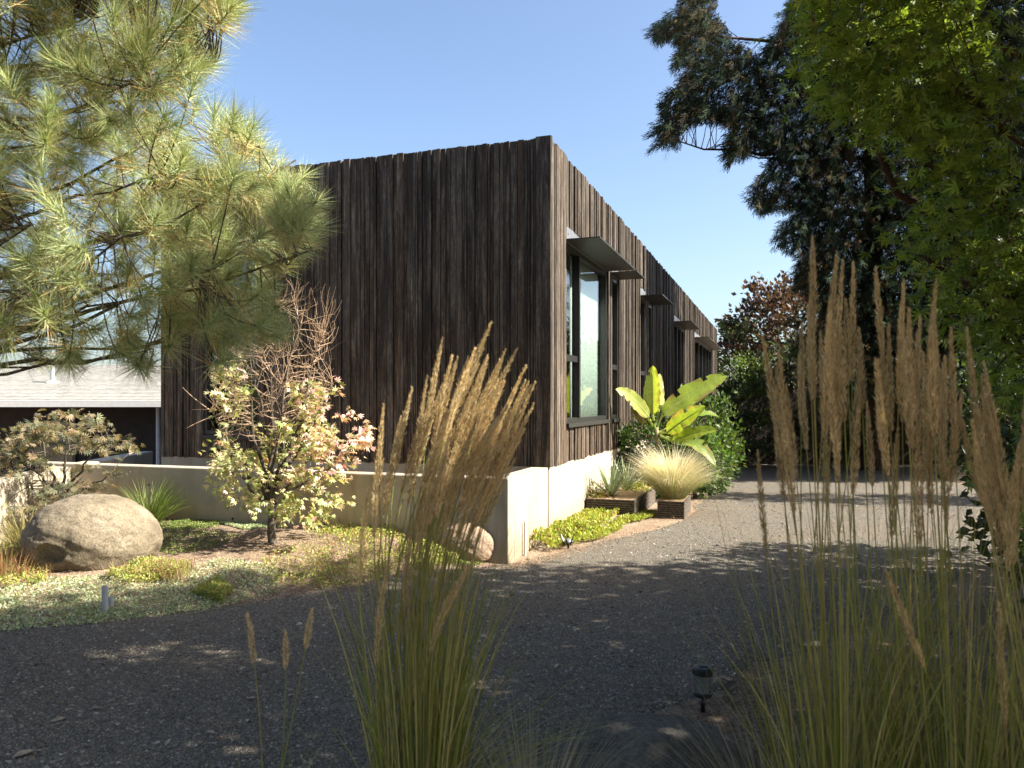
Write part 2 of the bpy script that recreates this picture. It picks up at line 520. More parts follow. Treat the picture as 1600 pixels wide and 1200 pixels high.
def m_ground():
    m, nt, out = new_mat('soil')
    v = wpos(nt)
    n1 = noise(nt, 1.2, 5, .6, v); n2 = noise(nt, 35, 6, .7, v, .5)
    c = ramp(nt, n1, [(.3, (.22, .165, .12)), (.6, (.34, .26, .19)), (.8, (.29, .25, .17))])
    c = mixc(nt, .85, c, ramp(nt, n2, [(.3, (.35, .33, .3)), (.55, (.95, .95, .95)), (.75, (1.7, 1.6, 1.5))]), 'MULTIPLY')
    princ(nt, out, c, .95, .1, n2, 1.0, .03)
    m, nt, out = new_mat('gravel')
    v = wpos(nt)
    vo = nd(nt, 'ShaderNodeTexVoronoi', {'Scale': 95.0, 'Vector': v, 'Randomness': 1.0})
    big = noise(nt, .8, 4, .6, v); fine = noise(nt, 260, 3, .6, v)
    c = ramp(nt, nd(nt, 'ShaderNodeSeparateColor', {0: vo.outputs['Color']}).outputs[0], [(0, (.10, .089, .073)), (.5, (.165, .147, .12)), (.85, (.235, .21, .172)), (1, (.34, .305, .25))])
    c = mixc(nt, ramp(nt, big, [(.42, (0, 0, 0)), (.66, (.6, .6, .6))]), c, (.21, .165, .12))
    c = mixc(nt, 1.0, c, ramp(nt, vo.outputs['Distance'], [(.1, (1.15, 1.15, 1.15)), (.75, (.5, .5, .5))]), 'MULTIPLY')
    inv = nd(nt, 'ShaderNodeMath', {0: 1.0, 1: vo.outputs['Distance']}, operation='SUBTRACT').outputs[0]
    princ(nt, out, c, .9, .2, inv, 1.0, .012)
    m, nt, out = new_mat('stone')
    a = nd(nt, 'ShaderNodeAttribute', attribute_name='Col').outputs['Color']
    n = noise(nt, 150, 3, .6, wpos(nt))
    princ(nt, out, mixc(nt, .5, a, ramp(nt, n, [(.3, (.6, .6, .6)), (.7, (1.3, 1.3, 1.3))]), 'MULTIPLY'), .85, .25)
    m, nt, out = new_mat('shingle')
    v = wpos(nt)
    n1 = noise(nt, 1.0, 4, .6, wpos(nt, (6, 1, 40))); n2 = noise(nt, 90, 3, .6, v)
    c = ramp(nt, n1, [(.35, (.29, .28, .26)), (.65, (.42, .41, .38))])
    princ(nt, out, mixc(nt, .5, c, ramp(nt, n2, [(.3, (.6, .6, .6)), (.7, (1.2, 1.2, 1.2))]), 'MULTIPLY'), .95, .1, n2, .3, .01)
m_ground()

# ------------------------------------------------------------------ ground
def axis(lo, hi, st, far):
    a = np.arange(lo, hi + 1e-6, st)
    g = st * 1.5 ** np.arange(1, 22); g = np.cumsum(g); g = g[g < far]
    return np.concatenate([lo - g[::-1], a, hi + g])
GX = axis(-9.0, 10.0, .1, 900); GY = axis(-3.0, 18.0, .1, 900)
def ground_sheet():
    X, Y = np.meshgrid(GX, GY)
    Z = gz(X, Y)
    nx, ny = len(GX), len(GY)
    v = np.stack([X, Y, Z], -1).reshape(-1, 3)
    i = np.arange(nx - 1)[None]; j = np.arange(ny - 1)[:, None]
    f = np.stack([j * nx + i, j * nx + i + 1, (j + 1) * nx + i + 1, (j + 1) * nx + i], -1).reshape(-1, 4)
    MB().add(v, f).build('ground', 'soil', smooth=True, kind='structure')
    D = poly_dist(X, Y, GRAVEL) + (vnoise(X * 3, Y * 3, 9) - .5) * .16
    keep = (D > -.35).ravel()[f].all(1)
    fk = f[keep]
    used, inv = np.unique(fk, return_inverse=True)
    lift = np.clip(D.ravel()[used] * .12, -.03, .007)      # the sheet dips under the soil at its edge
    vv = v[used].copy(); vv[:, 2] += lift
    MB().add(vv, inv.reshape(-1, 4)).build('gravel_drive', 'gravel', smooth=True, kind='structure')
ground_sheet()

def loose_gravel(N):
    q = np.stack([rng.uniform(-150, 1750, N * 2), rng.uniform(770, 1260, N * 2)], 1)
    Y = FPX * CAM_H / (q[:, 1] - HOR); X = (q[:, 0] - 800) / FPX * Y
    k = poly_dist(X, Y, GRAVEL) + (vnoise(X * 3, Y * 3, 9) - .5) * .16 + rng.normal(size=len(X)) * .07 > 0; X, Y = X[k][:N], Y[k][:N]
    n = len(X)
    P = np.stack([X, Y, gz(X, Y) + .007], 1)
    ov = np.array([(1, 0, 0), (-1, 0, 0), (0, 1, 0), (0, -1, 0), (0, 0, .75), (0, 0, -.5)], float)
    of = np.array([(0, 2, 4), (2, 1, 4), (1, 3, 4), (3, 0, 4), (2, 0, 5), (1, 2, 5), (3, 1, 5), (0, 3, 5)])
    s = np.clip(rng.lognormal(math.log(.0050), .45, n), .003, .02) * (0.75 + .06 * Y)
    sc = s[:, None] * rng.uniform(.6, 1.3, (n, 3))
    d = rng.normal(size=(n, 3)); d[:, 2] *= .35
    c = mixcol([(.11, .098, .08), (.16, .143, .118), (.225, .20, .165), (.34, .305, .25), (.20, .15, .105)], n, .15, [.32, .34, .2, .07, .07])
    mb = MB().inst(ov, of, P, frames(d, .35, (0, 0, 1)), sc, c)
    tag(mb.build('gravel_stones', 'stone', kind='stuff'), 'loose crushed grey gravel stones covering the driveway', 'gravel')
loose_gravel(115000)

# ------------------------------------------------------------------ house frame of reference
Bc = np.array([.433, 9.07]); TH = math.radians(19.0)
U = np.array([math.sin(TH), math.cos(TH)]); NR = np.array([math.cos(TH), -math.sin(TH)])
def H(v):
    """(n, s, z) -> world; n out of the sunny wall, s along it from the near corner"""
    v = np.asarray(v, float)
    xy = Bc + v[..., 0:1] * NR + v[..., 1:2] * U
    return np.concatenate([xy, v[..., 2:3]], -1)
WB, WT = .84, 4.70          # bottom and top of the timber cladding
LEN, WID = 25.6, 5.67
house = thing('timber_house', 'long flat-roofed house clad in charred dark vertical timber boards on a concrete base', 'house', (Bc[0], Bc[1], 0))
CUBE = MB().box(-.5, .5, -.5, .5, 0, 1).mesh('board', 'charred_wood')
SLATM = MB().box(-.5, .5, -.5, .5, 0, 1).mesh('slat', 'slat_wood')
FENCEM = MB().box(-.5, .5, -.5, .5, 0, 1).mesh('fence_board', 'fence_wood')
def hobj(name, mesh, parent, n, s, z, dn, ds, dz, yaw=0.0):
    o = bpy.data.objects.new(name, mesh); COL.objects.link(o); o.parent = parent
    w = H([n, s, z]) - wloc(parent)
    o.location = w; o.rotation_euler = (0, 0, -TH + yaw); o.scale = (dn, ds, dz)
    return o

# openings of the sunny side: s0, s1, z0, z1 of the glazing, awning end, mullions
WINS = [(.75, 3.25, 1.33, 3.62), (3.55, 4.15, 1.33, 3.62), (6.25, 6.95, 1.33, 3.62), (7.15, 7.75, 1.33, 3.62), (11.3, 13.6, 1.0, 3.62), (16.4, 22.8, 1.0, 3.62)]
FWIN = (4.02, 4.95, 1.15, 3.62)          # in the shaded front, measured from the corner
def shell():
    cb = MB().box(-WID, -.005, 0.0, LEN, -1.3, WB - .002, fr=H)
    o = cb.build('concrete_base', 'concrete', house)
    o['label'] = 'pale concrete base wall under the timber'
    w = MB(); e = 0.0
    for (a, b, z0, z1) in WINS:
        w.box(-.24, -.045, e, a, WB, 4.62, fr=H)
        w.box(-.24, -.045, a, b, WB, z0 - .05, fr=H)
        w.box(-.24, -.045, a, b, z1 + .02, 4.62, fr=H)
        e = b
    w.box(-.24, -.045, e, LEN, WB, 4.62, fr=H)
    a, b, z0, z1 = FWIN
    w.box(-a, -.24, .045, .24, WB, 4.62, fr=H)
    w.box(-WID, -b, .045, .24, WB, 4.62, fr=H)
    w.box(-b, -a, .045, .24, WB, z0 - .05, fr=H); w.box(-b, -a, .045, .24, z1 + .02, 4.62, fr=H)
    w.box(-WID, -WID + .2, .24, LEN, WB, 4.62, fr=H)
    w.box(-WID + .2, -.24, LEN - .2, LEN, WB, 4.62, fr=H)
    w.build('wall', 'sheathing', house)
    r = MB().box(-WID + .2, -.24, .24, LEN - .2, 4.36, 4.46, fr=H)
    r.build('roof', 'roof_membrane', house)
    for s in (5.2, 9.5, 15.0):
        MB().box(-WID + .2, -.25, s, s + .1, WB, 4.36, fr=H).build('partition', 'interior', house)
shell()

def cladding():
    r = random.Random(5); cnt = 0
    rest = MB()
    ws = [.03, .034, .04, .045, .055, .065, .08, .095]
    def put(front, c, w, z0, z1, d, far):
        nonlocal cnt
        # the board's back lies 2 mm off the sheathing, its face stands d proud of the corner line
        if front:
            n, s, dn, ds = -c, (.043 - d) / 2, w, .043 + d
        else:
            n, s, dn, ds = (-.043 + d) / 2, c, .043 + d, w
        if far or cnt >= 300:
            rest.box(n - dn / 2, n + dn / 2, s - ds / 2, s + ds / 2, z0, z1, fr=H)
        else:
            hobj('board', CUBE, house, n, s, z0, dn, ds, z1 - z0); cnt += 1
    # shaded front
    x = -.028
    while x < WID:
        w = r.choice(ws)
        if x < 0: w = .19
        w = min(w, WID - x)
        if w < .02: break
        c = x + w / 2; d = r.uniform(-.016, .02) if x > 0 else .022
        top = WT + (r.uniform(-.006, .006) if w > .05 else r.uniform(-.013, -.004)) if x > 0 else WT + .006
        a, b, z0, z1 = FWIN
        if a - .02 < c < b + .02:
            put(True, c, w - .007, WB + r.uniform(-.012, .004), z0 - .06, d, False); put(True, c, w - .007, z1 + .2, top, d, False)
        else:
            put(True, c, w - .007, WB + r.uniform(-.012, .004), top, d, False)
        x += w
    # sunny side
    x = .05
    put(False, .025, .046, WB - .005, WT + .01, .028, False)
    while x < LEN:
        w = min(r.choice(ws), LEN - x)
        if w < .02: break
        c = x + w / 2; d = r.uniform(-.02, .024); top = WT + (r.uniform(-.006, .006) if w > .05 else r.uniform(-.013, -.004)); hit = None
        for q in WINS:
            if q[0] - .012 < c < q[1] + .012: hit = q
        if hit:
            put(False, c, w - .007, WB + r.uniform(-.012, .004), hit[2] - .06, d, x > 17); put(False, c, w - .007, hit[3] + .2, top, d, x > 17)
        else:
            put(False, c, w - .007, WB + r.uniform(-.012, .004), top, d, x > 17)
        x += w
    if rest.n:
        rest.build('board', 'charred_wood', house, kind='stuff')
    print('boards', cnt)
cladding()

def window(front, s0, s1, z0, z1, splits, transoms, lbl):
    """splits: inner mullion positions; transoms: (pane index, height)"""
    fr = (lambda v: H(np.stack([-v[:, 1], -v[:, 0], v[:, 2]], 1))) if front else H
    f = MB(); fd0, fd1 = -.10, -.012
    f.box(fd0, fd1, s0, s0 + .055, z0, z1, fr=fr); f.box(fd0, fd1, s1 - .055, s1, z0, z1, fr=fr)
    f.box(fd0, fd1, s0 + .055, s1 - .055, z1 - .06, z1, fr=fr); f.box(fd0, fd1, s0 + .055, s1 - .055, z0, z0 + .06, fr=fr)
    wobj = f.build('window', 'frame_black', house)
    wobj['label'] = lbl
    sl = MB().box(-.10, .045, s0 - .01, s1 + .01, z0 - .055, z0 - .003, fr=fr)
    sl.build('sill', 'dark_steel', wobj)
    ed = [s0 + .055] + [x for p in splits for x in (p - .035, p + .035)] + [s1 - .055]
    for p in splits:
        MB().box(fd0 + .003, fd1 + .018, p - .035, p + .035, z0 + .06, z1 - .06, fr=fr).build('mullion', 'frame_black', wobj)
    for i in range(len(ed) // 2):
        a, b = ed[2 * i], ed[2 * i + 1]
        zs = [z0 + .06]
        for (k, zt) in transoms:
            if k == i:
                MB().box(fd0 + .004, fd1 - .006, a, b, zt - .04, zt + .04, fr=fr).build('transom', 'frame_black', wobj)
                zs += [zt - .04, zt + .04]
        zs.append(z1 - .06)
        for k in range(len(zs) // 2):
            MB().box(-.066, -.060, a + .002, b - .002, zs[2 * k] + .002, zs[2 * k + 1] - .002, fr=fr).build('pane', 'glass', wobj)
    return wobj
window(False, *WINS[0], [1.46], [(0, 2.17)], 'tall window nearest the corner')
window(False, *WINS[1], [], [(0, 2.17)], 'narrow tall window')
window(False, *WINS[2], [], [(0, 2.17)], 'narrow tall window')
window(False, *WINS[3], [], [(0, 2.17)], 'narrow tall window')
window(False, *WINS[4], [12.0, 12.8], [], 'wide window with two mullions')
window(False, *WINS[5], [17.8, 19.1, 20.4, 21.6], [], 'very wide window at the far end of the wall')
window(True, *FWIN, [], [(0, 2.06)], 'window in the shaded front')
def awning(s0, s1, z=3.64, d=.435):
    a = MB().box(.0, d, s0 - .01, s1 + .01, z, z + .012, fr=H)
    a.box(d - .002, d + .004, s0 - .012, s1 + .012, z - .004, z + .018, fr=H)
    o = a.build('awning', 'dark_steel', house)
    b = MB().box(-.04, -.002, s0, s1, z - .012, z + .185, fr=H)
    b.build('back_plate', 'zinc', o)
    bt = MB(); x = s0 + .12
    while x < s1:
        bt.box(-.002, .006, x - .008, x + .008, z + .09, z + .106, fr=H); x += .3
    bt.build('bolt', 'zinc', o)
for a, b in ((.75, 3.25), (3.4, 4.15), (6.2, 7.0), (7.1, 7.8), (11.3, 13.7), (16.4, 22.9)):
    awning(a, b)
bp = MB().box(-FWIN[1], -FWIN[0], .002, .04, 3.63, 3.80, fr=H); bp.build('back_plate', 'zinc', house)

def curtain(name, lbl, mat, pts0, pts1, z0, z1, amp, waves, fr=H):
    K = waves * 8
    t = np.linspace(0, 1, K + 1)
    p0 = np.array(pts0, float); p1 = np.array(pts1, float)
    d = (p1 - p0); nrm = np.array([d[1], -d[0]]) / np.hypot(*d)
    xy = p0 + t[:, None] * d + nrm * (amp * np.sin(t * waves * 2 * math.pi + np.sin(t * 9) * .8))[:, None]
    v = []
    for z in (z0, (z0 + z1) / 2, z1):
        v.append(np.concatenate([xy, np.full((K + 1, 1), z)], 1))
    v = fr(np.concatenate(v)); n = K + 1
    f = [(r * n + k, r * n + k + 1, (r + 1) * n + k + 1, (r + 1) * n + k) for r in range(2) for k in range(K)]
    o = MB().add(v, f).build(name, mat, smooth=True)
    md = o.modifiers.new('thick', 'SOLIDIFY'); md.thickness = .004
    tag(o, lbl, 'curtain')
curtain('curtain', 'white pleated curtain behind the tall window nearest the corner', 'curtain', (-.15, 1.5), (-.15, 3.22), .95, 3.6, .024, 12)
curtain('curtain', 'olive brown curtain behind the window in the shaded front wall', 'curtain_olive', (-4.9, .34), (-4.05, .34), .95, 3.6, .03, 8)

# ------------------------------------------------------------------ concrete retaining wall
def bev(o, w=.012):
    m = o.modifiers.new('bevel', 'BEVEL'); m.width = w; m.segments = 2; m.limit_method = 'ANGLE'
FS = -1.44
rw = thing('concrete_retaining_wall', 'low pale concrete wall wrapping the front corner of the terrace before the house', 'wall', H([0, FS, 0]))
bev(MB().box(-6.3, 0.0, FS, FS + .2, -.3, .84, fr=H).build('wall_run', 'concrete', rw))
bev(MB().box(-.2, 0.0, FS + .202, -.052, -.3, .8385, fr=H).build('wall_run', 'concrete', rw), .008)
tn = [-.9, -2.1, -3.3, -4.5, -5.7]
for n in tn:
    for z in (.28, .62):
        c = H([n, FS - .001, z])
        MB().tube([c + np.array([*(U * .004), 0]), c - np.array([*(U * .004), 0])], .013, 8).build('tie_hole', 'sheathing', rw)
MB().box(-6.0, -.202, FS + .202, -.002, -.2, .60, fr=H).build('terrace', 'soil', kind='structure')
gw = MB()
a, b = np.array([-5.3, 7.75]), np.array([-5.95, 12.6]); d = (b - a) / np.linalg.norm(b - a); pn = np.array([d[1], -d[0]])
c = [a + pn * .12, b + pn * .12, b - pn * .14, a - pn * .14]
gw.add([(*p, -.9) for p in c] + [(*p, .80) for p in c], [(0, 1, 5, 4), (1, 2, 6, 5), (2, 3, 7, 6), (3, 0, 4, 7), (4, 5, 6, 7), (3, 2, 1, 0)])
o = gw.build('concrete_garden_wall', 'concrete'); bev(o)
tag(o, 'sunlit concrete garden wall running back behind the laceleaf maple at left', 'wall')

# ------------------------------------------------------------------ neighbour's house
nb = thing('neighbour_house', 'low dark house with pale grey shingled hip roof beyond the left end', 'house', (-12.5, 21.5, -1))
EX0, EX1, EY0, EY1, EZ = -22.0, -5.0, 17.0, 26.0, 1.6
MB().box(EX0 + .5, EX1 - .5, EY0 + .5, EY1 - .5, -1.1, EZ + .02).build('wall', 'neighbour_wall', nb)
rx0, rx1, ry, rz = -18.0, -9.6, 21.5, 2.62
rf = MB().add([(EX0, EY0, EZ), (EX1, EY0, EZ), (EX1, EY1, EZ), (EX0, EY1, EZ), (rx0, ry, rz), (rx1, ry, rz)], [(0, 1, 5, 4), (2, 3, 4, 5)])
rf.add([(EX0, EY0, EZ), (EX1, EY0, EZ), (EX1, EY1, EZ), (EX0, EY1, EZ), (rx0, ry, rz), (rx1, ry, rz)], [(1, 2, 5), (3, 0, 4), (0, 3, 2), (0, 2, 1)])
roof = rf.build('roof', 'shingle', nb)
NC = 30
for i in range(NC):
    t0, t1 = i / NC, (i + 1.0) / NC
    def rp(t, side, lift):
        y = EY0 + (ry - EY0) * t; z = EZ + (rz - EZ) * t + lift
        x = (EX1 + (rx1 - EX1) * t) if side else (EX0 + (rx0 - EX0) * t)
        return (x, y - .004, z)
    v = [rp(t0, 0, .030), rp(t0, 1, .030), rp(t1, 1, .010), rp(t1, 0, .010), rp(t0, 0, .002), rp(t0, 1, .002)]
    MB().add(v, [(0, 1, 2, 3), (4, 5, 1, 0)]).build('shingle_course', 'shingle', roof)
MB().box(EX0 - .02, EX1 + .02, EY0 - .10, EY0 - .006, EZ - .11, EZ + .012).build('gutter', 'white_trim', nb)
vp = at(82, 598, 19.0)
MB().lathe([(.0, .45), (.05, .45), (.05, 0), (.05, -.2)], vp, 10).build('vent_pipe', 'pvc', roof)
MB().lathe([(.055, .06), (.14, .01), (.16, -.06)], vp, 12).build('flashing', 'white_trim', roof)
for x in (-10.9,):
    w = MB().box(x, x + 1.1, EY0 + .44, EY0 + .5, .2, 1.2).build('window', 'frame_black', nb)
    MB().box(x + .06, x + 1.04, EY0 + .425, EY0 + .438, .26, 1.14).build('pane', 'glass', w)
MB().tube([(-7.9, EY0 + .35, -1), (-7.9, EY0 + .35, 1.5)], .05, 8).build('downpipe', 'pvc', nb)

# ------------------------------------------------------------------ fence across the end of the drive
fe = thing('board_fence', 'shaded dark timber board fence across the far end of the drive', 'fence', (7.6, 19.8, 0))
r = random.Random(2); x = 4.75
while x < 12.5:
    w = r.uniform(.13, .155)
    o = bpy.data.objects.new('fence_board', FENCEM); COL.objects.link(o); o.parent = fe
    o.location = (x + w / 2 - 7.6, r.uniform(-.006, .006), -.05); o.scale = (w - .008, .02, 1.78 + r.uniform(-.03, .03)); x += w
for z in (.35, 1.45):
    MB().box(4.75, 12.5, 19.813, 19.86, z, z + .09).build('rail', 'fence_wood', fe)
for x in (4.8, 7.2, 9.6, 12.0):
    MB().box(x, x + .1, 19.862, 19.96, -.1, 1.85).build('post', 'fence_wood', fe)
# overhead cables beyond the roofs
for (p0, p1, lb) in ((at(-60, 500, 30), at(300, 585, 34), 'upper thin dark overhead cable above the grey shingled roof'), (at(-60, 520, 30), at(300, 600, 34), 'lower thin dark overhead cable above the grey shingled roof')):
    tag(MB().tube(curve(p0, p1, (0, 0, -.3), 12), .012, 4).build('overhead_cable', 'cable', loc=p0), lb, 'cable', 'cables over the neighbouring roof')

# ------------------------------------------------------------------ plants: helpers
def twigs(mb, skel, targets, r0, r1, sag=0.0, k=5, sides=4, jit=.06, bias=None, maxd=None):
    """join every target to the nearest skeleton point by a curved twig; returns end directions"""
    sk = np.concatenate(skel); D = np.zeros_like(targets)
    for i, t in enumerate(targets):
        dd = np.linalg.norm(sk - t, axis=1)
        if bias is not None:
            dd = dd + bias * np.maximum(0, sk[:, 2] - t[2])
        j = np.argsort(dd)[min(len(dd) - 1, int(rng.integers(0, 3)))]
        a = sk[j]; L = np.linalg.norm(t - a)
        if maxd is not None and L > maxd:
            if sag > 0:
                continue
            a = t + (a - t) / L * maxd; L = maxd
        c = curve(a, t, np.array([0, 0, sag * L]) + rng.normal(size=3) * jit * L, k)
        mb.tube(c, np.linspace(r0, r1, k), sides, cap=False)
        D[i] = c[-1] - c[-2]
    return D / (np.linalg.norm(D, axis=1)[:, None] + 1e-9)

def limb(mb, a, b, r0, r1, bend=(0, 0, 0), k=9, sides=7, wob=.03):
    c = curve(a, b, bend, k)
    L = np.linalg.norm(np.asarray(b) - np.asarray(a))
    c[1:-1] += rng.normal(size=(k - 2, 3)) * wob * L * .5
    mb.tube(c, np.linspace(r0, r1, k), sides)
    t = np.linspace(0, k - 1, k * 4)
    return np.stack([np.interp(t, np.arange(k), c[:, q]) for q in range(3)], 1)

def ellip_leaves(N, centre, rad, nclump, csize, shell=.55):
    """leaf positions in clumps spread through an ellipsoid, and outward directions"""
    d = rng.normal(size=(nclump, 3)); d /= np.linalg.norm(d, axis=1)[:, None]
    r = shell + (1 - shell) * rng.random(nclump) ** .42
    cc = d * r[:, None] * np.asarray(rad)
    i = rng.integers(0, nclump, N)
    p = cc[i] + rng.normal(size=(N, 3)) * csize
    return np.asarray(centre) + p, p

def leafdir(out, up=.2, jit=.7, down=0.0):
    d = out / (np.linalg.norm(out, axis=1)[:, None] + 1e-9) + rng.normal(size=out.shape) * jit
    d[:, 2] += up - down
    return d

# ------------------------------------------------------------------ long-needled pine at left
def pine():
    base = np.array([-4.75, 4.9, float(gz(-4.75, 4.9))])
    t = thing('pine_tree', 'large long-needled pine reaching in from the left with sunlit yellow-green needles', 'tree', base)
    tr = MB()
    top = base + (0.1, .2, 9.0)
    skel = []
    trunk = limb(tr, base - (0, 0, .1), top, .19, .05, (.1, 0, 0), 12, 10, .006)
    ends = [(370, 20, 4.6), (335, 100, 4.3), (300, 190, 4.5), (405, 228, 4.2), (462, 250, 4.5), (495, 315, 4.4), (488, 390, 4.3), (430, 470, 4.6), (345, 520, 4.8),
            (240, 545, 4.7), (90, 560, 4.3), (50, 350, 3.9), (190, 370, 3.8), (230, 120, 3.9), (110, 210, 4.0), (150, 20, 4.3), (10, 90, 4.0), (200, 470, 4.2), (30, 480, 4.4),
            (250, 270, 4.0), (330, 420, 4.1), (-200, 200, 3.6), (-300, 450, 5.5), (-150, -200, 4.6), (100, -250, 4.8), (330, -150, 4.9), (-350, 0, 5.8), (220, -400, 5.2), (-250, 480, 4.0)]
    for (px, py, Y) in ends:
        e = at(px, py, Y)
        a = trunk[np.argmin(abs(trunk[:, 2] - max(1.9, e[2] - .25 * np.linalg.norm(e[:2] - base[:2]) * rng.uniform(-.3, 1.2))))]
        L = np.linalg.norm(e - a)
        skel.append(limb(tr, a, e, .007 + .005 * L, .005, (0, 0, -.12 * L + rng.normal() * .05), 12, 6, .014)[8:])
    sil = [(-350, -450), (330, -450), (372, 0), (372, 45), (335, 90), (330, 110), (300, 150), (335, 165), (378, 178), (412, 215), (430, 250), (465, 240), (472, 290), (500, 310), (490, 345), (500, 385),
           (455, 430), (432, 455), (440, 500), (425, 520), (385, 505), (335, 560), (300, 520), (230, 560), (150, 540), (80, 565), (20, 545), (-50, 570), (-350, 580)]
    q = poly_sample(sil, 1800)
    Y = rng.uniform(3.55, 5.3, len(q))
    low = q[:, 1] > 500
    q = q[~low | (rng.random(len(q)) < .75)]; Y = Y[:len(q)]
    P = unproj(q, Y)
    P[:, 2] -= .05
    D = twigs(tr, skel, P, .0045, .003, -.15, 6, 4, .09, maxd=.9)
    D[:, 2] += .55; D[:, 0] += .25; D /= np.linalg.norm(D, axis=1)[:, None]
    tr.build('trunk', 'bark_grey', t, smooth=True)
    # needle tufts
    n_per = 150
    N = len(P); root = np.repeat(P, n_per, 0); ax = np.repeat(D, n_per, 0)
    u = rng.random(N * n_per) ** .8
    rad = rng.normal(size=(N * n_per, 3)); rad -= ax * (rad * ax).sum(1)[:, None]; rad /= np.linalg.norm(rad, axis=1)[:, None]
    ang = np.radians(86 - 66 * u + rng.normal(size=len(u)) * 9)
    d = ax * np.cos(ang)[:, None] + rad * np.sin(ang)[:, None]
    d[:, 2] -= .12
    pos = root + ax * ((u - .7) * .16)[:, None]
    L = rng.uniform(.13, .19, len(u)) * np.repeat(rng.uniform(.8, 1.1, N), n_per)
    green = mixcol([(.31, .38, .15), (.39, .46, .25), (.48, .50, .23), (.22, .28, .12)], len(u), .12)
    gold = mixcol([(.50, .36, .13), (.44, .28, .11), (.52, .43, .20)], len(u), .12)
    old = (u < .30 + .22 * np.repeat(rng.random(N), n_per)) & (rng.random(len(u)) < .5)
    c = np.where(old[:, None], gold, green)
    sc = np.stack([rng.uniform(.0024, .0036, len(u)), L, np.ones(len(u))], 1)
    tip = MB().inst(NEED_V, NEED_F, pos, frames(d), sc, c)
    o = tip.build('crown', 'needle', t)
    o['label'] = 'sunlit tufts of long needles'
pine()

# ------------------------------------------------------------------ drooping conifer at right
SPRAY = []
def make_spray():
    v = []; f = []
    def dia(p, d, L, w):
        d = np.array(d) / np.linalg.norm(d); s = np.array([d[1], -d[0], 0])
        b = len(v); v.extend([p, p + d * L * .45 + s * w, p + d * L, p + d * L * .45 - s * w]); f.append((b, b + 1, b + 2, b + 3))
    dia(np.zeros(3), (0, 1, 0), 1.0, .045)
    for i, y in enumerate((.08, .22, .36, .5, .64, .78)):
        for sgn in (-1, 1):
            L = .48 - .3 * abs(y - .3)
            dia(np.array([0, y, 0.0]), (sgn * .6, 1, rng.normal() * .5), L * 1.15, .024)
            dia(np.array([sgn * .6 * L * .45, y + L * .4, 0.0]), (sgn * .2, 1, rng.normal() * .6), L * .75, .021)
    return np.array(v), np.array(f)
SPRAY = make_spray()
def conifer(name, label, base, height, ends, sil, nspray, Yr, size, cols, extra=None, cones=0, mat='conifer', trunk_r=.28, gap=None):
    t = thing(name, label, 'tree', base)
    tr = MB(); base = np.asarray(base)
    trunk = limb(tr, base - (0, 0, .1), base + (0, 0, height), trunk_r, .05, (0, 0, 0), 14, 10, .003)
    skel = [trunk[20:]]
    for (px, py, Y) in ends:
        e = at(px, py, Y * 1.42); L = np.hypot(*(e - base)[:2])
        a = trunk[np.argmin(abs(trunk[:, 2] - min(base[2] + height * .97, max(1.0, e[2] + .12 * L))))]
        skel.append(limb(tr, a, e, .02 + .008 * L, .008, (0, 0, -.10 * L), 12, 6, .015)[8:])
    P = []
    if sil is not None:
        q = poly_sample(sil, nspray)
        P.append(unproj(q, rng.uniform(Yr[0], Yr[1], len(q))))
    if extra is not None:                                  # the rest of the crown, round the trunk
        N, rad, z0 = extra
        h = rng.random(N) ** 1.2
        r = rad * (1 - h * .9) * np.sqrt(rng.uniform(.1, 1, N)); a = rng.uniform(0, 2 * math.pi, N)
        P.append(np.stack([base[0] + np.maximum(r * np.cos(a), -.9), base[1] + r * np.sin(a), base[2] + z0 + h * (height - z0)], 1))
    P = np.concatenate(P)
    anchors = P[rng.random(len(P)) < .10]
    twigs(tr, skel, anchors, .010, .004, .05, 5, 4, .05, maxd=1.0)
    tr.build('trunk', 'bark_red', t, smooth=True)
    out = P - (base + np.array([0, 0, 1]) * 0); out[:, 2] = 0
    d = leafdir(out, 0, .4, .95)
    c = mixcol(cols, len(P), .2)
    mb = MB().inst(SPRAY[0], SPRAY[1], P, frames(d), size * rng.uniform(.7, 1.25, len(P)), c)
    if cones:
        i = rng.choice(len(P), cones)
        mb.inst(LEAF_V, LEAF_F, P[i] + rng.normal(size=(cones, 3)) * .08, frames(leafdir(out[i], 0, .4, 1.5)), .085 * rng.uniform(.7, 1.3, cones), mixcol([(.13, .075, .03), (.18, .11, .045), (.09, .05, .025)], cones, .2))
    mb.build('crown', mat, t)
    return t
conifer('drooping_conifer', 'tall dark conifer with drooping sprays and brown tips overhanging the drive at right', (8.5, 18.3, 0), 18.0,
        [(1035, 35, 11.5), (1075, 95, 11.8), (1030, 215, 11.3), (1140, 235, 11.8), (1195, 300, 12.0), (1225, 365, 12.2), (1265, 430, 12.4), (1330, 540, 12.2), (1240, 130, 11.2), (1300, 40, 11.0),
         (1450, 150, 11.0), (1550, 60, 11.5), (1420, 330, 11.0), (1540, 300, 11.2), (1500, 480, 11.4), (1600, 420, 12), (1380, 500, 11.6), (1700, 200, 12)],
        [(1078, -60), (1072, 0), (1022, 40), (1022, 52), (1075, 65), (1058, 92), (1080, 105), (1045, 150), (1035, 190), (1022, 228), (1058, 222), (1075, 195), (1115, 178), (1148, 195), (1136, 252), (1190, 228),
         (1212, 242), (1178, 290), (1176, 312), (1240, 332), (1210, 368), (1250, 395), (1248, 430), (1290, 480), (1330, 600), (1440, 640), (1700, 640), (1700, -60), (1240, -60), (1238, 5), (1215, 50), (1190, 82), (1150, 60), (1125, 20), (1122, -60)],
        26000, (15.2, 18.2), .31, [(.014, .024, .015), (.020, .031, .019), (.028, .040, .023), (.045, .036, .018)], (5200, 3.2, 3.0), 3000)

